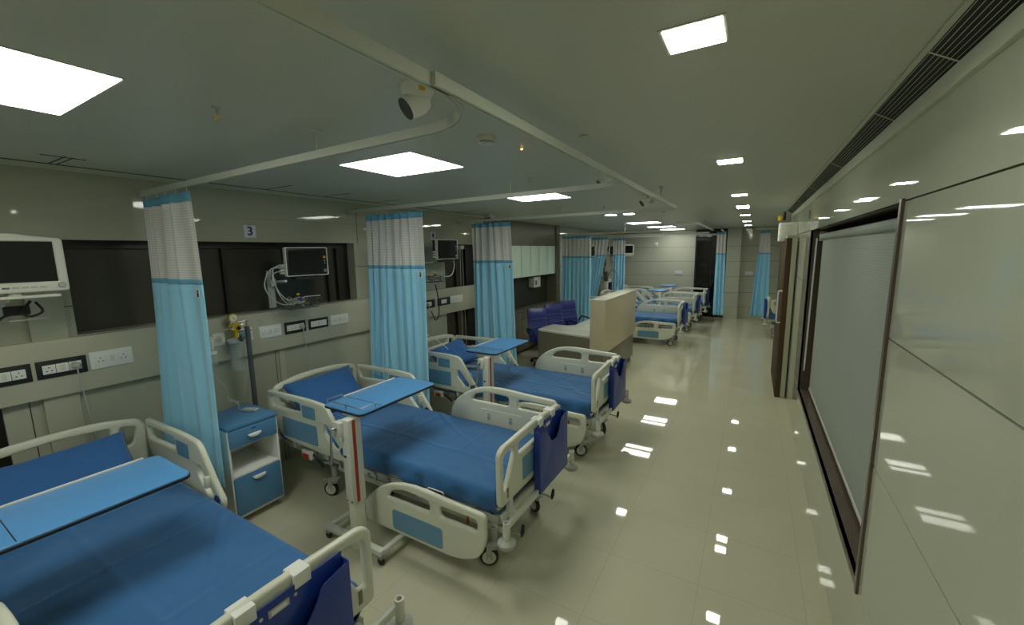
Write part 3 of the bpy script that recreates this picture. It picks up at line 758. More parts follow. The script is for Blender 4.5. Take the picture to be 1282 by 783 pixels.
    # corner bumpers with sockets at the foot, plain ones at the head
    for (x, y) in ((.045, -.50), (.045, .585), (-2.585, -.52), (-2.585, .52)):
        bm = B()
        lathe(bm, [(.026, .33), (.050, .335), (.060, .350), (.060, .366), (.045, .382), (.026, .388), (.026, .385)], (x, y, 0), 24)
        o = obj('corner_bumper', bm, 'grey_paint', t)
        bm = B(); lathe(bm, [(.024, .385), (.024, .50), (.015, .50), (.015, .47)], (x, y, 0), 20); obj('pole_socket', bm, 'off_white', o)
    bm = B(); box(bm, .025, .050, -.50, .585, .435, .480, .006)
    for s in (-1, 1): box(bm, -.06, .03, s*.33-.02, s*.33+.02, .43, .47, .005)
    obj('foot_crossbar', bm, 'white_metal', t)
    bm = B(); box(bm, -2.60, -2.575, -.52, .52, .435, .480, .006)
    for s in (-1, 1): box(bm, -2.59, -2.46, s*.33-.02, s*.33+.02, .43, .47, .005)
    obj('head_crossbar', bm, 'white_metal', t)
    bm = B()
    for s in (-1, 1): box(bm, -.05, -.015, s*.33-.025, s*.33+.025, .42, .60, .005)
    box(bm, -.06, -.03, -.42, .42, .42, .47, .006)
    obj('board_bracket', bm, 'white_metal', t)
    # cranks at the foot end
    for y in (-.33, .16):
        bm = B(); tube(bm, [(-.2, y, .33), (.03, y, .31), (.045, y+.02, .285)], .006, 8); cr = obj('crank', bm, 'steel', t)
        bm = B(); tube(bm, [(.045, y+.02, .28), (.05, y+.03, .31), (.053, y+.035, .355)], [.009, .014, .011], 12); obj('crank_grip', bm, 'black', cr)
    return t, low
bed2, low2 = make_bed('second hospital bed with blue sheet, beside the bed number 3 sign')
bed2.location = (-1.30, 2.53, 0)
BEDS = {}
def place_bed(x, y, label, rz=0):
    b = dup(bed2, label, (x, y, 0), rz); return b
bed1 = place_bed(-1.47, .69, 'foreground hospital bed with blue sheet, cut by the left edge of the photo', 0)
for r in kids(bed1, 'side_rail'):
    if min(v.co.z for v in r.data.vertices) < .3: r.location = (0, .075, .395)
    elif min(v.co.z for v in r.data.vertices) > .55: r.location = (0, -.06, -.52)
bed3 = place_bed(-1.30, 4.33, 'third hospital bed with blue sheet, in front of the nurse station')
bed4 = place_bed(-1.36, 10.18, 'hospital bed just past the end of the nurse counter')
bed5 = place_bed(-1.28, 12.12, 'hospital bed second past the nurse counter, before the end wall bed')
bed6 = place_bed(-1.20, 13.85, 'farthest hospital bed, against the panelled end wall')
bed7 = place_bed(.36, 12.15, 'hospital bed in the right alcove, foot end towards the corridor', PI)
bed7['group'] = 'hospital beds in the right alcove'

# pillows
def pillow(label, loc, rot, seed, W=.66, D=.44):
    t = obj('pillow', pillow_mesh(W, D, .15, seed), 'pillow', None, 180); tag(t, label, 'pillow', 'blue pillows on the hospital beds')
    t.location = loc; t.rotation_euler = rot
    return t
pillow('blue pillow on the foreground bed, behind the long table', (-3.74, .66, .80), (.0, math.radians(40), math.radians(2)), 2, .76, .46)
pillow('blue pillow leaning on the headboard of the second bed, one corner raised', (-3.63, 2.50, .825), (math.radians(3), math.radians(44), math.radians(-3)), 5, .74, .48)
pillow('blue pillow on the third bed, behind its raised side rail', (-3.52, 4.38, .80), (math.radians(9), math.radians(38), 0), 9)
pillow('blue pillow on the bed past the nurse counter', (-3.6, 10.18, .76), (0, math.radians(28), 0), 11)
pillow('blue pillow on the last but one bed', (-3.55, 12.12, .76), (0, math.radians(28), 0), 12)
pillow('blue pillow on the farthest bed by the end wall', (-3.5, 13.85, .76), (0, math.radians(28), 0), 13)

# chart pockets hooked over the footboards
def chart_holder():
    t = thing('chart_holder', 'deep blue plastic chart pocket hooked on the footboard of the second bed', 'holder', (0, 0, 0), 0, 'deep blue chart pockets on the footboards')
    w, h, d = .25, .47, .05
    x0 = .012
    bm = B(); box(bm, x0, x0+.004, -w, w, .46, .955, .001); box(bm, x0, x0+d, -w, -w+.004, .46, .93, .001); box(bm, x0, x0+d, w-.004, w, .46, .93, .001); box(bm, x0, x0+d, -w, w, .46, .464, .001)
    obj('back_and_sides', bm, 'pocket_blue', t)
    fp = [(-w, .46), (w, .46), (w, .93), (.12, .905), (.10, .86), (.045, .79), (-.05, .79), (-.11, .86), (-.14, .90), (-w, .925)]
    plate('front_panel', rnd(fp, [.01, .01, .01, .03, .02, .03, .03, .02, .03, .01]), [], .004, .001, 'pocket_blue', t, M_uy(x0+d))
    for y in (-.135, .075):
        bm = B(); box(bm, -.052, .014, y-.035, y+.035, .972, .992, .005); box(bm, .002, .018, y-.035, y+.035, .93, .99, .004); box(bm, -.056, -.048, y-.035, y+.035, .945, .99, .003); obj('hook', bm, 'white', t)
    bm = B(); box(bm, x0+.004, x0+.008, -.065, .015, .895, .925, .001); lp = obj('label_holder', bm, 'grey_paint', t)
    bm = B(); box(bm, x0+.008, x0+.0095, -.055, .005, .901, .919, .0004); obj('paper_label', bm, 'white', lp)
    for y in (-.2, -.09, .04):
        bm = B(); cyl(bm, (x0+.005, y, .915), .007, .004, 'x', 12); obj('rivet', bm, 'steel', t)
    return t
pk = chart_holder(); pk.location = (-1.30, 2.53+.20, -.012)
dup(pk, 'deep blue plastic chart pocket hooked on the foreground footboard', (-1.47, .69+.06, -.012))
dup(pk, 'deep blue plastic chart pocket hooked on the third bed footboard', (-1.30, 4.33+.20, -.012))
dup(pk, 'deep blue chart pocket on the bed just past the nurse counter', (-1.36, 10.18+.18, -.012))
dup(pk, 'deep blue chart pocket on the last but one bed', (-1.28, 12.12+.18, -.012))
dup(pk, 'deep blue chart pocket on the farthest bed by the end wall', (-1.20, 13.85+.18, -.012))
dup(pk, 'deep blue chart pocket on the right alcove bed', (.36, 12.15-.18, -.012), PI)

# overbed tables: top runs along y, column at the near end
def overbed():
    t = thing('overbed_table', 'blue topped overbed table standing across the second bed', 'table', (0, 0, 0), 0, 'blue topped overbed tables')
    zt = 1.10; w, l = .205, .39     # half width (x), half length (y)
    plate('table_top', rnd([(-w, -l), (w, -l), (w, l), (-w, l)], .05), [], .022, .004, 'laminate_blue', t, M_flat(zt))
    plate('edge_band', rnd([(-w-.003, -l-.003), (w+.003, -l-.003), (w+.003, l+.003), (-w-.003, l+.003)], .05), [], .014, .002, 'edge_black', t, M_flat(zt-.004))
    bm = B(); box(bm, -w-.014, -w-.002, -l+.19, l-.06, zt-.008, zt+.018, .004); obj('back_lip', bm, 'off_white', t)
    bm = B(); box(bm, -w+.01, w-.01, -l+.195, -l+.198, zt+.0105, zt+.0125); obj('flap_joint', bm, 'edge_black', t)
    z = zt+.04
    for nm, pts in (('guard_rail', [(-w+.012, -l+.03, z), (-w+.012, -l+.16, z)]), ('guard_rail', [(-w+.09, -l+.02, z), (w-.03, -l+.02, z), (w-.02, -l+.03, z), (w-.02, -l+.15, z)])):
        bm = B(); tube(bm, pts, .004, 8)
        q = [pts[0], pts[-1]] if len(pts) == 2 else [((pts[0][0]+pts[1][0])/2, pts[0][1], z), pts[-1]]
        for p in q: tube(bm, [(p[0], p[1], zt+.010), (p[0], p[1], z)], .0045, 8)
        obj(nm, bm, 'steel', t)
    # column
    yc = -.40
    bm = B(); box(bm, .072, .148, yc-.055, yc+.055, .45, 1.075, .005); obj('outer_column', bm, 'white_metal', t)
    bm = B(); box(bm, .080, .140, yc-.045, yc+.045, .09, .46, .004); obj('inner_column', bm, 'abs', t)
    bm = B(); box(bm, .1475, .1515, yc-.022, yc+.002, .46, 1.07, .001); obj('red_strip', bm, 'red', t)
    bm = B(); box(bm, .03, .10, yc-.085, yc-.03, .95, 1.06, .005); box(bm, .0, .16, yc+.02, yc+.5, 1.068, 1.09, .004); obj('gearbox', bm, 'white_metal', t)
    bm = B(); tube(bm, catmull([(.06, yc-.08, 1.02), (.06, yc-.115, 1.02), (.055, yc-.12, 1.0), (.035, yc-.12, .80), (.02, yc-.125, .775), (-.03, yc-.13, .765)], 5), .0085, 10)
    cyl(bm, (.06, yc-.09, 1.02), .017, .02, 'y', 14); obj('crank_handle', bm, 'steel', t)
    bm = B()
    for dx in (.085, .135): cyl(bm, (dx, yc-.056, .475), .006, .004, 'y', 8)
    box(bm, .085, .11, yc-.058, yc-.054, .80, .815, .001); obj('bolt', bm, 'black', t)
    # base
    bm = B(); box(bm, -.30, .32, yc-.0, yc+.05, .075, .115, .006)
    for dx in (-.28, .30): box(bm, dx-.02, dx+.02, yc+.03, yc+.68, .075, .105, .005)
    obj('base_frame', bm, 'white_metal', t)
    for (dx, y) in ((-.28, yc+.02), (.30, yc+.02), (-.28, yc+.66), (.30, yc+.66)):
        bm = B(); lathe(bm, [(.012, -.011), (.026, -.011), (.03, -.006), (.03, .006), (.026, .011), (.012, .011)], (dx, y, .03), 18, Matrix.Rotation(PI/2, 4, 'X')); c_ = obj('caster', bm, 'rubber', t)
        bm = B(); box(bm, dx-.022, dx+.022, y-.016, y+.016, .045, .078, .006); obj('caster_housing', bm, 'grey_plastic', c_)
    return t
ob2 = overbed(); ob2.location = (-2.47, 2.18, 0)
ob1 = dup(ob2, 'large blue overbed table across the foreground bed at the left edge', (-2.61, .47, 0))
ob3 = dup(ob2, 'blue topped overbed table standing across the third bed', (-2.55, 4.03, 0))
ob4 = dup(ob2, 'blue topped overbed table across the last but one bed', (-2.2, 11.74, 0))
ob5 = dup(ob2, 'blue topped overbed table across the farthest bed, closest to the end wall', (-2.2, 13.42, 0))
ob6 = dup(ob2, 'blue topped overbed table in the right alcove', (1.5, 12.5, 0), 0)

# bedside cabinet
def bedside(label):
    t = thing('bedside_cabinet', label, 'cabinet', (0, 0, 0), 0, 'blue and white bedside cabinets')
    w, d, h = .20, .46, .86
    bm = B()
    for y0, y1 in ((-w, -w+.018), (w-.018, w)): box(bm, -d, 0, y0, y1, .07, h-.03, .003)
    box(bm, -d, -d+.015, -w, w, .07, h-.03); box(bm, -d, 0, -w, w, .07, .09, .003); box(bm, -d, 0, -w+.018, w-.018, .42, .438, .002); box(bm, -d, -.01, -w+.018, w-.018, .66, .672, .002)
    obj('body', bm, 'white', t)
    bm = B(); box(bm, -d-.005, .012, -w-.006, w+.006, h-.03, h, .006); obj('top', bm, 'cabinet_blue', t)
    bm = B(); box(bm, -.02, .010, -w+.012, w-.012, .675, h-.036, .004); dr = obj('drawer', bm, 'cabinet_blue', t)
    bm = B(); box(bm, -.02, .010, -w+.012, w-.012, .095, .415, .004); do = obj('door', bm, 'cabinet_blue', t)
    for par, z in ((dr, .745), (do, .375)):
        pr = rnd([(-.055, .012), (.055, .012), (.045, -.010), (.02, -.02), (-.02, -.02), (-.045, -.010)], .01)
        plate('handle', [(u, v+z) for u, v in pr], [], .024, .008, 'white', par, M_uy(.022))
    bm = B(); box(bm, .0095, .013, -.018, .018, .79, .802, .001); obj('lock', bm, 'logo_blue', dr)
    for (x, y) in ((-.04, -w+.03), (-.04, w-.03), (-d+.04, -w+.03), (-d+.04, w-.03)):
        bm = B(); lathe(bm, [(.010, -.010), (.022, -.010), (.026, 0), (.022, .010), (.010, .010)], (x, y, .026), 16, Matrix.Rotation(PI/2, 4, 'X')); c_ = obj('caster', bm, 'grey_plastic', t)
        bm = B(); box(bm, x-.02, x+.02, y-.014, y+.014, .04, .072, .005); obj('caster_housing', bm, 'grey_paint', c_)
    return t
cb = bedside('blue and white bedside cabinet between the nearest curtain and the second bed'); cb.location = (-3.50, 1.70, 0)
t = thing('handset', 'small grey corded handset lying on the bedside cabinet', 'handset', (-3.72, 1.80, .86), math.radians(25))
bm = B(); box(bm, -.07, .07, -.026, .026, 0, .026, .009, 3); obj('casing', bm, 'grey_paint', t)
bm = B()
for k in range(3):
    for s in (-1, 1): box(bm, -.04+.028*k, -.022+.028*k, s*.010-.006, s*.010+.006, .0255, .028, .001)
obj('button', bm, 'off_white', t)
bm = B(); tube(bm, catmull([(-.07, 0, .012), (-.10, .0, .02), (-.13, .03, .05), (-.17, .0, .09), (-.13, -.05, .10), (-.10, .02, .07), (-.15, .06, .06), (-.20, .02, .10), (-.17, -.03, .13), (-.20, .0, .2), (-.27, -.06, .38)], 8), .003, 6); obj('cord', bm, 'cord', t)

# drip stand beside the second bed
t = thing('iv_pole', 'grey drip stand with wire hooks between the cabinet and the second bed', 'stand', (-3.99, 1.985, 0))
bm = B(); tube(bm, [(0, 0, .05), (0, 0, 1.56)], .021, 16); obj('pole', bm, 'pole_grey', t)
bm = B(); tube(bm, [(0, 0, 1.55), (0, 0, 1.62)], .009, 10)
hk = obj('top_rod', bm, 'steel', t)
for s in (-1, 1):
    bm = B(); tube(bm, catmull([(0, 0, 1.62), (0, s*.06, 1.61), (0, s*.12, 1.615), (0, s*.14, 1.60), (0, s*.145, 1.575), (0, s*.13, 1.55), (0, s*.115, 1.57), (0, s*.12, 1.60)], 5), .0045, 8); obj('hook', bm, 'steel', t)
bm = B(); lathe(bm, [(.03, 0), (.03, .012), (.012, .018), (.012, .03)], (.0, -.055, 1.46), 14, Matrix.Rotation(PI/2, 4, 'X')); tube(bm, [(0, -.055, 1.46), (0, 0, 1.46)], .01, 8); obj('clamp_knob', bm, 'dark_metal', t)
bm = B(); lathe(bm, [(.09, 0), (.09, .02), (.04, .04), (.028, .07)], (0, 0, 0), 24); obj('base', bm, 'dark_metal', t)

# ------------------------------------------------------------------ service trunking and its fittings
XT = XL+.07
t = thing('service_trunking', 'long cream bedhead service panel running along the left wall', 'panel', (XL, 2.0, 1.24))
bm = B(); box(bm, 0, .07, YB-2+.02, 6.2-2, .0, .40, .004); obj('panel_body', bm, 'cream_laminate', t)
bm = B()
for y in (-.82, .6, 1.5, 2.6):
    for z in (.03, .375): cyl(bm, (.071, y, z), .005, .003, 'x', 8)
obj('screw', bm, 'steel', t)

def socket_plate(y0, y1, z0, z1, dark, label, n=3, plug=None, mini=False):
    t = thing('socket_plate', label, 'socket', (XT, (y0+y1)/2, (z0+z1)/2), 0, 'socket plates on the service panel')
    w, h = (y1-y0)/2, (z1-z0)/2
    bm = B(); box(bm, 0, .010, -w, w, -h, h, .003); obj('frame', bm, 'black' if dark else 'white', t)
    mw = min(.062, (2*w-.05)/n)
    for i in range(n):
        c = (i-(n-1)/2)*(mw+.003)
        bm = B(); box(bm, .009, .0135, c-mw/2, c+mw/2, -mw*.5, mw*.5, .0015)
        o = obj('socket' if (i != 1 or n == 2) else 'switch', bm, 'white', t)
        if i != 1 or n == 2:
            bm = B()
            for (dy, dz) in ((-.012, -.01), (.012, -.01), (0, .013)): cyl(bm, (.0138, c+dy, dz), .0045, .001, 'x', 8)
            obj('pin_hole', bm, 'dark_metal', o)
        else:
            bm = B(); box(bm, .013, .016, c-mw*.2, c+mw*.2, -mw*.35, mw*.35, .001); obj('rocker', bm, 'off_white', o)
    if plug is not None:
        c = (plug-(n-1)/2)*(mw+.003)
        zb = z0+h  # plate centre height
        p = thing('plug', plug_label[label], 'plug', (XT+.012, (y0+y1)/2+c, (z0+z1)/2), 0, 'grey plugs on the service panel')
        bm = B(); lathe(bm, [(.028, .002), (.026, .016), (.02, .034), (.010, .044)], (0, 0, 0), 14, Matrix.Rotation(PI/2, 4, 'Y')); obj('plug_body', bm, 'grey_paint', p)
        bm = B(); tube(bm, catmull([(.03, 0, -.01), (.034, .0, -.06), (.03, .01, -.2), (.03, .02, -.35), (.0, .04, -.6), (-.03, .08, -.85), (-.03, .12, -1.1)], 6), .005, 8); obj('flex', bm, 'grey_paint', p)
    return t
plug_label = {'black framed socket plate with a grey plug, left of the nearest curtain': 'grey plug with hanging flex in the black plate left of the nearest curtain',
              'black framed socket plate with a grey plug, under the monitor basket by the number 3': 'grey plug with hanging flex under the monitor basket by the number 3',
              'black framed socket plate with a grey plug, in the third bay': 'grey plug with hanging flex in the third bay'}
socket_plate(.44, .685, 1.38, 1.505, True, 'black framed socket plate at the left edge, beside the foreground monitor')
socket_plate(.705, .955, 1.38, 1.505, True, list(plug_label)[0], plug=2)
socket_plate(.972, 1.215, 1.385, 1.515, False, 'white framed socket plate left of the nearest curtain')
socket_plate(2.185, 2.405, 1.385, 1.505, False, 'white framed socket plate just right of the drip stand')
socket_plate(2.44, 2.675, 1.38, 1.505, True, list(plug_label)[1], plug=2)
socket_plate(2.71, 2.95, 1.385, 1.50, True, 'black framed socket plate right of the plugged one in the second bay')
socket_plate(2.985, 3.225, 1.39, 1.505, False, 'white framed socket plate nearest the second curtain')
socket_plate(4.30, 4.47, 1.38, 1.50, False, 'white socket plate partly behind the second curtain, third bay')
socket_plate(4.50, 4.80, 1.38, 1.505, True, list(plug_label)[2], n=2, plug=0)
socket_plate(4.86, 5.16, 1.385, 1.505, True, 'black framed socket plate in the third bay, right of the plugged one', n=2)
socket_plate(5.18, 5.50, 1.39, 1.51, False, 'white socket plate in the third bay nearest the dark window', n=2)

# gas outlets: suction regulator with jar, etc.
t = thing('gas_outlet', 'white gas outlet plate with round green socket right of the nearest curtain', 'outlet', (XT, 1.825, 1.45))
bm = B(); box(bm, 0, .010, -.05, .05, -.058, .058, .003); obj('plate', bm, 'white', t)
bm = B(); lathe(bm, [(.030, .008), (.030, .018), (.022, .024), (.008, .024)], (0, 0, 0), 20, Matrix.Rotation(PI/2, 4, 'Y')); so = obj('socket', bm, 'off_white', t)
bm = B(); lathe(bm, [(.008, .020), (.008, .029), (.003, .031)], (0, 0, 0), 14, Matrix.Rotation(PI/2, 4, 'Y')); obj('socket_pin', bm, 'yellow', so)
t = thing('gas_alarm', 'white gas plate with green label behind the suction jar', 'outlet', (XT, 2.045, 1.455))
bm = B(); box(bm, 0, .012, -.085, .075, -.065, .065, .003); obj('plate', bm, 'white', t)
bm = B(); box(bm, .011, .015, -.05, .055, -.035, .025, .002); obj('green_label', bm, 'green', t)
bm = B(); box(bm, .011, .016, -.06, .065, .03, .042, .002); obj('dark_strip', bm, 'dark_metal', t)
t = thing('suction_regulator', 'yellow suction regulator with dial gauge and clear collection jar', 'regulator', (XT+.08, 1.935, 1.52))
bm = B(); lathe(bm, [(.012, -.075), (.04, -.07), (.046, -.02), (.046, .02), (.036, .034), (.012, .04)], (0, 0, .03), 24, Matrix.Rotation(PI/2, 4, 'Y')); box(bm, -.02, .02, -.012, .012, -.07, -.01, .004); tube(bm, [(-.08, 0, .03), (0, 0, .03)], .013, 10); obj('regulator_body', bm, 'yellow', t)
bm = B(); lathe(bm, [(.016, .03), (.016, .055), (.01, .062)], (0, 0.01, .025), 16, Matrix.Rotation(PI/2, 4, 'Y')); obj('knob', bm, 'black', t)
bm = B(); lathe(bm, [(.036, -.012), (.040, -.01), (.040, .012), (.034, .016)], (0, -.01, .118), 28, Matrix.Rotation(PI/2, 4, 'Y')); tube(bm, [(0, -.005, .07), (0, -.008, .09)], .009, 10); ga = obj('gauge', bm, 'yellow', t)
bm = B(); lathe(bm, [(.030, .014), (.030, .0175)], (0, -.01, .118), 24, Matrix.Rotation(PI/2, 4, 'Y')); obj('gauge_dial', bm, 'white', ga)
bm = B(); tube(bm, [(.0185, -.022, .128), (.0185, .0, .105)], .0022, 6); obj('gauge_needle', bm, 'black', ga)
bm = B(); tube(bm, [(0, .04, .04), (0, .075, .05)], .006, 8); tube(bm, [(0, -.04, .02), (0, -.075, .018)], .005, 8); obj('side_port', bm, 'steel', t)
bm = B(); lathe(bm, [(.030, -.115), (.066, -.112), (.070, -.10), (.070, -.082), (.05, -.075), (.018, -.07)], (0, 0, 0), 28); obj('jar_lid', bm, 'white', t)
bm = B(); lathe(bm, [(.056, -.113), (.056, -.36), (.050, -.372), (.047, -.366), (.053, -.355), (.053, -.113)], (0, 0, 0), 28); jr = obj('jar', bm, 'clear', t)
bm = B()
for k in range(7): box(bm, .0545, .0575, .0, .018 if k % 2 else .026, -.15-.026*k, -.147-.026*k)
obj('jar_scale', bm, 'black', jr)
t = thing('flow_meter', 'small oxygen flow meter with humidifier bottle at the edge of the nearest curtain', 'meter', (XT+.07, 1.735, 1.43))
bm = B(); box(bm, -.07, 0, -.01, .01, -.01, .01, .003); lathe(bm, [(.016, -.05), (.018, -.04), (.018, .05), (.012, .06), (.004, .07)], (0, 0, .0), 16); obj('meter_tube', bm, 'off_white', t)
bm = B(); lathe(bm, [(.015, -.06), (.034, -.065), (.034, -.09)], (0, 0, 0), 20); obj('bottle_cap', bm, 'white', t)
bm = B(); lathe(bm, [(.032, -.09), (.032, -.20), (.026, -.21), (.029, -.2), (.029, -.09)], (0, 0, 0), 20); obj('bottle', bm, 'clear', t)
bm = B(); tube(bm, catmull([(XT+.03, 2.03, 1.23), (XT+.035, 2.02, 1.10), (XT+.05, 1.98, .95), (XT+.12, 1.93, .90)], 6), .004, 6)
tag(obj('hanging_tube', bm, 'cord'), 'thin pale tube hanging below the service panel over the cabinet', 'tube')

t = thing('lead_handset', 'grey lead handset with a long white cord lying beside the pillow of the third bed', 'handset', (-3.20, 4.36, .665), math.radians(15))
bm = B(); box(bm, -.13, .10, -.035, .035, 0, .022, .008, 3); obj('casing', bm, 'grey_plastic', t)
bm = B(); tube(bm, catmull([(-.13, 0, .012), (-.20, .0, .06), (-.34, .03, .22), (-.50, .04, .34), (-.66, .06, .42), (-.80, .06, .62), (-.92, .05, .80)], 8), .005, 6); obj('cord', bm, 'white', t)

# number signs
for (s, y, z, lab) in (('3', 2.235, 2.435, 'white square sign with a blue number 3 above the dark window'), ('4', 4.90, 2.46, 'white square sign with a blue number 4 above the third bay monitor')):
    t = thing('number_sign', lab, 'sign', (XL, y, z))
    bm = B(); box(bm, 0, .006, -.055, .055, -.058, .058, .001); obj('plate', bm, 'sign_white', t)
    text('numeral', s, .115, 'sign_blue', t, Matrix(((0, 0, 1, .0075), (1, 0, 0, 0), (0, 1, 0, 0), (0, 0, 0, 1))))

# patient monitors on wall arms with wire baskets
def monitor(label, w=.44, h=.285, white=False):
    """screen faces +x"""
    t = thing('patient_monitor', label, 'monitor', (0, 0, 0), 0, 'bedside patient monitors')
    fm = 'off_white' if white else 'white'
    if white:
        ol = rnd([(-w/2, -h/2), (w/2, -h/2), (w/2, h/2), (w*.22, h/2+.012), (0, h/2+.03), (-w*.22, h/2+.012), (-w/2, h/2)], [.02, .02, .025, .05, .1, .05, .025])
        hole = rect(-w/2+.045, w/2-.045, -h/2+.062, h/2-.022, .004)
        plate('housing', ol, [hole], .06, .01, 'off_white', t, M_uy(.0))
        bm = B(); box(bm, -.10, -.02, -w/2+.03, w/2-.03, -h/2+.02, h/2-.01, .015); obj('back_case', bm, 'off_white', t)
        bm = B(); box(bm, -.02, .020, -w/2+.04, w/2-.04, -h/2+.055, h/2-.018); obj('screen', bm, 'screen', t)
        for k, m_ in enumerate(['orange', 'dark_metal', 'grey_paint', 'grey_paint', 'grey_paint', 'grey_paint']):
            bm = B(); a = -.075+.038*k; box(bm, .029, .033, a-.015, a+.015, -h/2+.026, -h/2+.036, .002); obj('button', bm, m_, t)
        bm = B(); lathe(bm, [(.018, .028), (.018, .040), (.014, .046), (.004, .046)], (0, w/2-.035, -h/2+.038), 18, Matrix.Rotation(PI/2, 4, 'Y')); obj('dial', bm, 'grey_paint', t)
        bm = B(); box(bm, -.08, .05, -w/2+.08, w/2-.05, -h/2-.035, -h/2-.018, .004); tube(bm, [(-.02, 0, -h/2-.02), (-.02, 0, -h/2+.01)], .03, 12); obj('mount_tray', bm, 'off_white', t)
    else:
        ol = rect(-w/2, w/2, -h/2, h/2, .016); hole = rect(-w/2+.008, w/2-.008, -h/2+.008, h/2-.008, .012)
        plate('bezel', ol, [hole], .05, .004, fm, t, M_uy(0))
        bm = B(); box(bm, -.08, .018, -w/2+.008, w/2-.008, -h/2+.008, h/2-.008, .008); obj('housing', bm, 'edge_black', t)
        bm = B(); box(bm, .0175, .0195, -w/2+.03, w/2-.075, -h/2+.035, h/2-.03); obj('screen', bm, 'screen', t)
        bm = B(); box(bm, .018, .022, w/2-.05, w/2-.022, .03, .055, .003); obj('alarm_key', bm, 'orange', t)
        for z in (.005, -.02): 
            bm = B(); cyl(bm, (.019, w/2-.036, z), .006, .004, 'x', 10); obj('button', bm, 'grey_paint', t)
        bm = B(); lathe(bm, [(.018, .016), (.017, .026), (.004, .027)], (0, w/2-.036, -h/2+.045), 18, Matrix.Rotation(PI/2, 4, 'Y')); obj('dial', bm, 'steel', t)
        bm = B(); box(bm, -.07, .04, -.14, .10, -h/2-.035, -h/2-.012, .004); box(bm, -.05, .0, -.04, .06, -h/2-.02, -h/2+.01, .005); obj('mount_tray', bm, 'black', t)
        for k in range(3):
            bm = B(); box(bm, -.05, -.02, -w/2-.035, -w/2+.0, -.075+.035*k-.013-.03, -.075+.035*k+.008-.03, .003); obj('connector', bm, 'off_white', t)
    return t
ARMS = []
def wall_arm(loc, reach, mon, drop=.42, col='grey_paint'): ARMS.append((loc, reach, mon, drop, col))
def build_arms():
    for loc, reach, mon, drop, col in ARMS:
        inv = mon.matrix_basis.inverted() if mon.scale[0] else None
        M = Matrix.LocRotScale(mon.location, mon.rotation_euler, mon.scale).inverted()
        bm = B(); box(bm, -.0, .02, -.035, .035, -drop, .12, .004); box(bm, .018, .03, -.02, .02, -drop+.02, .10, .003); o = obj('wall_channel', bm, col, mon); o.matrix_parent_inverse = M; o.location = loc
        bm = B(); tube(bm, [(.03, 0, .0), (reach, .0, .02)], .013, 12); box(bm, .02, .07, -.03, .03, -.035, .035, .006); o = obj('support_arm', bm, 'white_metal', mon); o.matrix_parent_inverse = M; o.location = loc
def basket(loc, label, seed, wide=.26):
    rr = random.Random(seed)
    t = thing('wire_basket', label, 'basket', loc, 0, 'wire baskets of coiled leads')
    bm = B(); w = wide/2; d = .085
    def ringz(z, s): return [(-d*s, -w*s, z), (d*s, -w*s, z), (d*s, w*s, z), (-d*s, w*s, z)]
    for z, s in ((.0, 1), (-.045, .93), (-.09, .86)): tube(bm, ringz(z, s), .0026 if z else .004, 6, closed=True)
    for k in range(9):
        y = -w+2*w*k/8
        tube(bm, [(d, y, 0), (d*.86, y*.86, -.09), (-d*.86, y*.86, -.09), (-d, y, 0)], .002, 5)
    for k in range(3):
        x = -d+2*d*(k+.5)/3
        tube(bm, [(x, -w, 0), (x*.86, -w*.86, -.09), (x*.86, w*.86, -.09), (x, w, 0)], .002, 5)
    obj('wire_frame', bm, 'dark_metal', t)
    for i in range(7):
        c = Vector((rr.uniform(-.02, .02), rr.uniform(-w*.45, w*.25), rr.uniform(-.05, .0))); pts = []
        r = rr.uniform(.035, .07); ph = rr.uniform(0, 6)
        for k in range(36):
            a = ph+k*.42
            pts.append(c+Vector((math.cos(a)*r*.7, math.sin(a)*r+.01*math.sin(k), .018*math.sin(a*1.3+i)+.02*math.cos(a*.7))))
        bm = B(); tube(bm, catmull(pts, 3), .0042, 6)
        obj('coiled_lead', bm, ['cord', 'grey_plastic', 'cord', 'black', 'cord', 'grey_paint', 'black'][i], t)
    bm = B(); lathe(bm, [(.004, -.02), (.014, -.015), (.014, .015), (.004, .02)], (.03, -.03, .01), 12, Matrix.Rotation(PI/2, 4, 'X')); obj('blue_clip', bm, 'leather', t)
    bm = B(); lathe(bm, [(.004, -.016), (.010, -.012), (.010, .012), (.004, .016)], (.0, -.02, .05), 12, Matrix.Rotation(PI/2, 4, 'X')); obj('yellow_clip', bm, 'yellow', t)
    return t
# bay 1
m1 = monitor('white patient monitor with curved top at the left edge, above the foreground bed', .46, .33, True); m1.location = (-3.84, .625, 2.165)
wall_arm((XL+.0, .60, 1.93), .33, m1, .14)
t = thing('monitor_cable', 'black cable drooping below the white monitor at the left edge', 'cable', (-4.05, .62, 1.88))
bm = B(); tube(bm, catmull([(.1, .08, .06), (.08, .04, .0), (.05, .0, -.02), (.05, -.06, -.06), (.03, -.12, -.25), (.0, -.2, -.5)], 8), .008, 8)
tube(bm, catmull([(.1, .10, .05), (.12, .12, -.01), (.08, .07, -.04), (.06, .02, .0)], 8), .007, 8); obj('cable_run', bm, 'black', t)
bm = B(); box(bm, .02, .07, -.03, .08, -.03, .03, .01); obj('connector_block', bm, 'black', t)
bm = B(); tube(bm, [(.08, -.02, -.06), (.08, .15, -.06), (.08, .15, -.02)], .005, 8); obj('wire_hook', bm, 'steel', t)
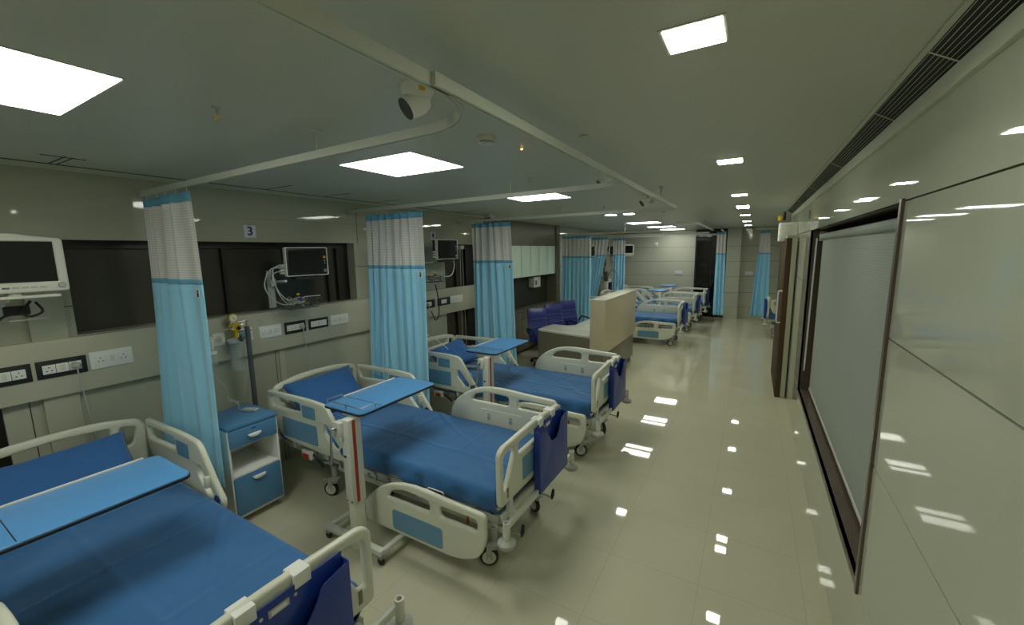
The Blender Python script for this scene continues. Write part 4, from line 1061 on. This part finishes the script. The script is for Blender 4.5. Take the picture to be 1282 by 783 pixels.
# bay 2
m2 = monitor('patient monitor with thin white bezel below the number 3 sign'); m2.location = (-3.93, 2.59, 2.135)
m2.rotation_euler = (0, 0, math.radians(-4))
wall_arm((XL+.0, 2.38, 1.93), .28, m2, .26)
basket((-3.95, 2.50, 1.76), 'wire basket of coiled leads under the monitor below the number 3 sign', 3, .36)
t = thing('monitor_leads', 'pale looping leads at the left of the number 3 monitor', 'cable', (-3.95, 2.33, 2.05))
for pts in ([(.0, .03, .03), (.0, -.10, .02), (.0, -.17, -.12), (.0, -.12, -.25), (.0, .0, -.33), (.02, .10, -.31)], [(.0, .03, .06), (.0, -.03, .05), (.0, -.08, .0), (.0, -.05, -.2), (.0, .04, -.33), (.02, .12, -.31)], [(.0, .03, -.0), (.0, -.05, -.01), (.0, -.09, -.05), (.0, -.04, -.2), (.01, .06, -.30), (.03, .20, -.27), (.05, .36, -.27)]):
    bm = B(); tube(bm, catmull(pts, 8), .005, 8); obj('lead', bm, 'cord', t)
# bay 3
m3 = dup(m2, 'patient monitor with thin white bezel below the number 4 sign', (-3.93, 4.83, 2.25), math.radians(-4))
wall_arm((XL+.0, 4.55, 2.05), .28, m3, .3)
basket((-3.95, 4.56, 1.88), 'wire basket of coiled leads under the number 4 monitor', 5, .40)
t = thing('monitor_leads', 'white lead looping down right of the number 4 monitor', 'cable', (-3.95, 4.9, 2.1))
bm = B(); tube(bm, catmull([(0, .10, .02), (.0, .12, -.1), (0, .06, -.22), (0, -.06, -.25), (0, -.2, -.22)], 8), .007, 8); obj('lead', bm, 'white', t)
bm = B(); tube(bm, catmull([(0, -.33, -.35), (.03, -.32, -.55), (.05, -.34, -.78), (.05, -.42, -.85), (.02, -.47, -.72)], 8), .008, 8); obj('power_flex', bm, 'black', t)
# far bays
for (x, y, z, lab) in ((-3.93, 11.0, 2.18, 'small far monitor between the fourth and the slanting curtain'), (-3.93, 13.25, 2.20, 'far monitor just left of the small far curtain')):
    mm_ = dup(m2, lab, (x, y, z), math.radians(-20))
    wall_arm((XL, y-.1, z-.1), .28, mm_, .2)
m6 = dup(m1, 'pale monitor on the wall right of the small far curtain', (-3.68, 14.05, 2.20), math.radians(-40))
wall_arm((XL, 14.1, 2.05), .55, m6, .2)
build_arms()

# ventilator / equipment beyond the counter
t = thing('ventilator', 'cream ventilator on a trolley seen between the far curtains', 'machine', (-4.02, 12.86, 0), math.radians(-10))
bm = B(); box(bm, -.14, .12, -.14, .14, .75, 1.30, .03); obj('body', bm, 'off_white', t)
bm = B(); box(bm, .112, .13, -.11, .11, .85, 1.2, .004); obj('control_screen', bm, 'screen', t)
bm = B(); box(bm, -.12, .12, -.10, .10, .15, .75, .02); obj('column', bm, 'off_white', t)
bm = B(); box(bm, -.15, .2, -.17, .17, .08, .14, .02)
obj('base', bm, 'grey_paint', t)
for (x, y) in ((-.12, -.13), (.16, -.13), (-.12, .13), (.16, .13)):
    bm = B(); cyl(bm, (x, y, .04), .04, .03, 'y', 16); obj('caster', bm, 'rubber', t)
bm = B(); box(bm, -.12, .06, -.18, .14, 1.30, 1.42, .02); obj('top_unit', bm, 'grey_paint', t)
bm = B(); tube(bm, catmull([(.1, -.1, 1.35), (.25, -.15, 1.6), (.4, -.2, 1.55), (.5, -.2, 1.3), (.48, -.22, 1.1)], 8), .014, 8); obj('breathing_hose', bm, 'grey_plastic', t)
bm = B(); tube(bm, [(-.1, 0, 1.4), (-.1, 0, 1.95)], .02, 10); box(bm, -.13, -.05, -.05, .05, 1.7, 1.95, .01); obj('support_arm', bm, 'black', t)
t = thing('infusion_stand', 'dark equipment stand standing in front of the ventilator', 'stand', (-3.95, 12.58, 0))
bm = B(); tube(bm, [(0, 0, .05), (0, 0, 1.75)], .016, 10); obj('pole', bm, 'steel', t)
bm = B(); box(bm, -.05, .06, -.06, .06, 1.25, 1.55, .015); obj('pump', bm, 'dark_metal', t)
bm = B(); box(bm, -.04, .06, -.05, .05, 1.0, 1.2, .012); obj('lower_pump', bm, 'off_white', t)
bm = B(); lathe(bm, [(.13, .0), (.13, .045), (.05, .07), (.02, .09)], (0, 0, 0), 24); obj('base', bm, 'grey_paint', t)

# ------------------------------------------------------------------ nurse station
t = thing('nurse_counter', 'cream and taupe nurse station counter with a low desk return', 'counter', (-1.97, 7.2, 0))
bm = B(); box(bm, -.25, 0, -.93, 1.02, .56, 1.40, .004); obj('front_panel', bm, 'counter', t)
bm = B(); box(bm, -.258, .008, -.938, 1.028, 1.40, 1.425, .003); obj('counter_top', bm, 'counter_top', t)
bm = B(); box(bm, -.22, -.035, -.86, 1.02, .10, .56, .003); obj('plinth_panel', bm, 'taupe', t)
bm = B(); box(bm, -.20, -.075, -.82, .98, 0, .10); obj('kick_plate', bm, 'dark_metal', t)
# low desk: curved return facing the beds
ol = rnd([(-1.36, -.62), (-.36, -.84), (-.02, -.90), (-.02, -.45), (-.33, -.30), (-.33, 1.0), (-.90, 1.0), (-.90, -.05), (-1.33, .0)], [.05, .3, .03, .02, .05, .02, .02, .25, .05])
plate('desk_top', ol, [], .03, .003, 'counter_top', t, M_flat(.785))
bm = B()
pts = [(-1.345, -.60), (-1.0, -.70), (-.70, -.775), (-.36, -.83), (-.20, -.865), (-.03, -.89)]
for (a, b) in zip(pts[:-1], pts[1:]):
    v = [bm.verts.new((p[0], p[1]+d, z)) for z in (0, .77) for d in (0, .03) for p in (a, b)]
    for q in ((0,1,5,4),(2,6,7,3),(0,4,6,2),(1,3,7,5),(0,2,3,1),(4,5,7,6)): bm.faces.new([v[i] for i in q])
bmesh.ops.remove_doubles(bm, verts=bm.verts[:], dist=1e-4)
box(bm, -1.35, -1.32, -.60, -.02, 0, .77); obj('desk_front', bm, 'taupe', t, 30)
t = thing('desk_box', 'small dark brown box on the nurse desk beside the far curtain', 'box', (-2.62, 8.02, .80))
bm = B(); box(bm, -.09, .09, -.09, .09, 0, .13, .01); obj('casing', bm, 'dark_metal', t)
bm = B(); box(bm, -.07, .07, -.07, .07, .128, .136, .004); obj('lid', bm, 'black', t)

def chair(label, loc, rz):
    t = thing('office_chair', label, 'chair', loc, rz, 'blue office chairs at the nurse station')
    # faces +x
    tilt = Matrix.Translation((-.22, 0, .52)) @ Matrix.Rotation(math.radians(-12), 4, 'Y')
    def pad(w, h0, h1, th, bulge=.02):
        bm = B(); n = 10; P = {}
        for s in (1, -1):
            for i in range(n+1):
                for j in range(n+1):
                    u = i/n*2-1; v = j/n
                    ww = w*(1-.10*v); e = (1-abs(u)**6)*(1-abs(2*v-1)**8)
                    P[(s, i, j)] = bm.verts.new((s*(th/2*(.35+.65*e)+(.012*math.cos(u*1.5) if s == 1 else 0))-(.012 if (s == 1 and abs(v-.55) < .06) else 0)+.02*u*u, u*ww/2*(1-.06*(abs(2*v-1)**6)), h0+(h1-h0)*v))
            for i in range(n):
                for j in range(n):
                    q = [P[(s, i, j)], P[(s, i+1, j)], P[(s, i+1, j+1)], P[(s, i, j+1)]]
                    bm.faces.new(q if s == 1 else q[::-1])
        for i in range(n):
            for j in (0, n): bm.faces.new((P[(1, i, j)], P[(1, i+1, j)], P[(-1, i+1, j)], P[(-1, i, j)]))
        for j in range(n):
            for i in (0, n): bm.faces.new((P[(1, i, j)], P[(1, i, j+1)], P[(-1, i, j+1)], P[(-1, i, j)]))
        return bm
    bm = pad(.46, -.04, .56, .10); bmesh.ops.transform(bm, matrix=tilt, verts=bm.verts[:]); o = obj('backrest', bm, 'leather', t, 60)
    bm = B()
    for z in (.18, .34): tube(bm, [tilt @ Vector((.066+.0, -.21, z)), tilt @ Vector((.070, 0, z)), tilt @ Vector((.066, .21, z))], .003, 6)
    obj('stitching', bm, 'curtain_head', o)
    bm = pad(.50, -.25, .25, .10); bmesh.ops.transform(bm, matrix=Matrix.Translation((.02, 0, .47)) @ Matrix.Rotation(PI/2, 4, 'Y') @ Matrix.Rotation(PI, 4, 'X'), verts=bm.verts[:]); obj('seat', bm, 'leather', t, 60)
    for s in (-1, 1):
        bm = B(); tube(bm, catmull([(-.20, s*.25, .60), (-.15, s*.30, .70), (.0, s*.31, .705), (.14, s*.31, .68), (.20, s*.30, .60), (.14, s*.28, .50), (.04, s*.25, .43)], 6), .016, 8); obj('armrest', bm, 'black', t)
    bm = B(); tube(bm, [(0, 0, .10), (0, 0, .42)], .025, 14); obj('gas_column', bm, 'black', t)
    for k in range(5):
        a = 2*PI*k/5; bm = B(); tube(bm, [(0, 0, .11), (.28*math.cos(a), .28*math.sin(a), .07)], [.024, .014], 8); lg = obj('base_leg', bm, 'black', t)
        bm = B(); cyl(bm, (.28*math.cos(a), .28*math.sin(a), .03), .03, .03, 'x', 14); obj('caster', bm, 'rubber', lg)
    return t
chair('nearest blue office chair behind the taupe desk front', (-3.46, 7.15, 0), math.radians(-34))
chair('middle blue office chair of the three at the nurse station', (-3.43, 7.88, 0), math.radians(-34))
chair('farthest blue office chair of the three, nearest the far curtain', (-3.40, 8.58, 0), math.radians(-34))

# ------------------------------------------------------------------ ceiling fittings
def sec_cam(x, y, label, rz):
    t = thing('security_camera', label, 'camera', (x, y, CE), rz, 'white ceiling security cameras')
    bm = B(); lathe(bm, [(.062, 0), (.064, -.012), (.058, -.03), (.05, -.05), (.03, -.055)], (0, 0, 0), 26); obj('base', bm, 'white', t)
    R = Matrix.Rotation(math.radians(125), 4, 'Y')
    bm = B(); lathe(bm, [(.012, -.045), (.04, -.03), (.048, 0), (.046, .03), (.040, .055)], (0, 0, -.055), 26, R); hd = obj('head', bm, 'white', t)
    bm = B(); lathe(bm, [(.040, .053), (.041, .058), (.034, .059), (.008, .056)], (0, 0, -.055), 22, R); ln = obj('lens', bm, 'dark_metal', hd)
    bm = B(); box(bm, -.012, .012, .058, .064, -.034, -.008, .002); obj('sticker', bm, 'yellow', t)
    return t
sec_cam(-1.13, 1.25, 'white security camera inside the nearest rail curve, over the second bed', math.radians(240))
sec_cam(-1.09, 3.40, 'white security camera at the second rail curve', math.radians(215))
sec_cam(-1.13, 5.05, 'small white security camera by the end of the third bed rail', math.radians(215))
sec_cam(-3.75, 5.80, 'white security camera above the third curtain', math.radians(250))
def smoke(x, y, label):
    t = thing('smoke_detector', label, 'detector', (x, y, CE), 0, 'round ceiling smoke detectors')
    bm = B(); lathe(bm, [(.050, 0), (.052, -.014), (.046, -.028)], (0, 0, 0), 26); obj('base', bm, 'off_white', t)
    bm = B(); lathe(bm, [(.040, -.026), (.040, -.032), (.034, -.032)], (0, 0, 0), 24); obj('vent_ring', bm, 'black', t)
    bm = B(); lathe(bm, [(.040, -.031), (.036, -.042), (.01, -.046)], (0, 0, 0), 24); obj('sensor_cap', bm, 'off_white', t)
smoke(-1.29, 1.96, 'round smoke detector right of the second light panel'); smoke(-1.18, 5.50, 'round smoke detector past the third bed rail end'); smoke(-1.30, 7.0, 'round smoke detector over the nurse counter')
smoke(-1.45, 10.4, 'round smoke detector over the far beds')
def sprink(x, y, label):
    t = thing('ceiling_sprinkler', label, 'sprinkler', (x, y, CE), 0, 'brass ceiling sprinklers')
    bm = B(); lathe(bm, [(.018, 0), (.016, -.006), (.007, -.009), (.007, -.03)], (0, 0, 0), 14); obj('body', bm, 'steel', t)
    bm = B(); tube(bm, [(.008, 0, -.025), (.010, 0, -.04), (0, 0, -.05), (-.010, 0, -.04), (-.008, 0, -.025)], .002, 6); cyl(bm, (0, 0, -.052), .012, .002, 'z', 12); obj('deflector', bm, 'yellow', t)
sprink(-1.98, .96, 'ceiling sprinkler over the foreground bed, near the drooping rail'); sprink(-1.70, 3.24, 'ceiling sprinkler between the second and third light panels'); sprink(-1.9, 5.9, 'ceiling sprinkler before the nurse station')
for (x, y, lab) in ((-1.25, 2.28, 'tiny orange indicator lamp on the ceiling near the smoke detector'), (-1.20, 4.0, 'tiny orange indicator lamp farther along the ceiling')):
    t = thing('indicator_lamp', lab, 'lamp', (x, y, CE), 0, 'tiny orange ceiling indicator lamps')
    bm = B(); lathe(bm, [(.012, 0), (.012, -.004), (.007, -.006)], (0, 0, 0), 14); obj('bezel', bm, 'white', t)
    bm = B(); lathe(bm, [(.006, -.005), (.0055, -.010), (.002, -.012)], (0, 0, 0), 12); obj('bulb', bm, 'led', t)

# ------------------------------------------------------------------ world + view
w = bpy.data.worlds.new('world'); C.world = w; w.use_nodes = True
w.node_tree.nodes['Background'].inputs['Color'].default_value = (.02, .02, .02, 1)
C.view_settings.view_transform = 'Standard'; C.view_settings.look = 'None'; C.view_settings.gamma = 1
C.view_settings.use_curve_mapping = False; C.view_settings.exposure = 0.07
try:
    C.cycles.max_bounces = 10; C.cycles.diffuse_bounces = 5; C.cycles.glossy_bounces = 5; C.cycles.transparent_max_bounces = 12
    C.cycles.caustics_reflective = False; C.cycles.caustics_refractive = False; C.cycles.sample_clamp_indirect = 4
    C.cycles.use_denoising = True
except Exception: pass
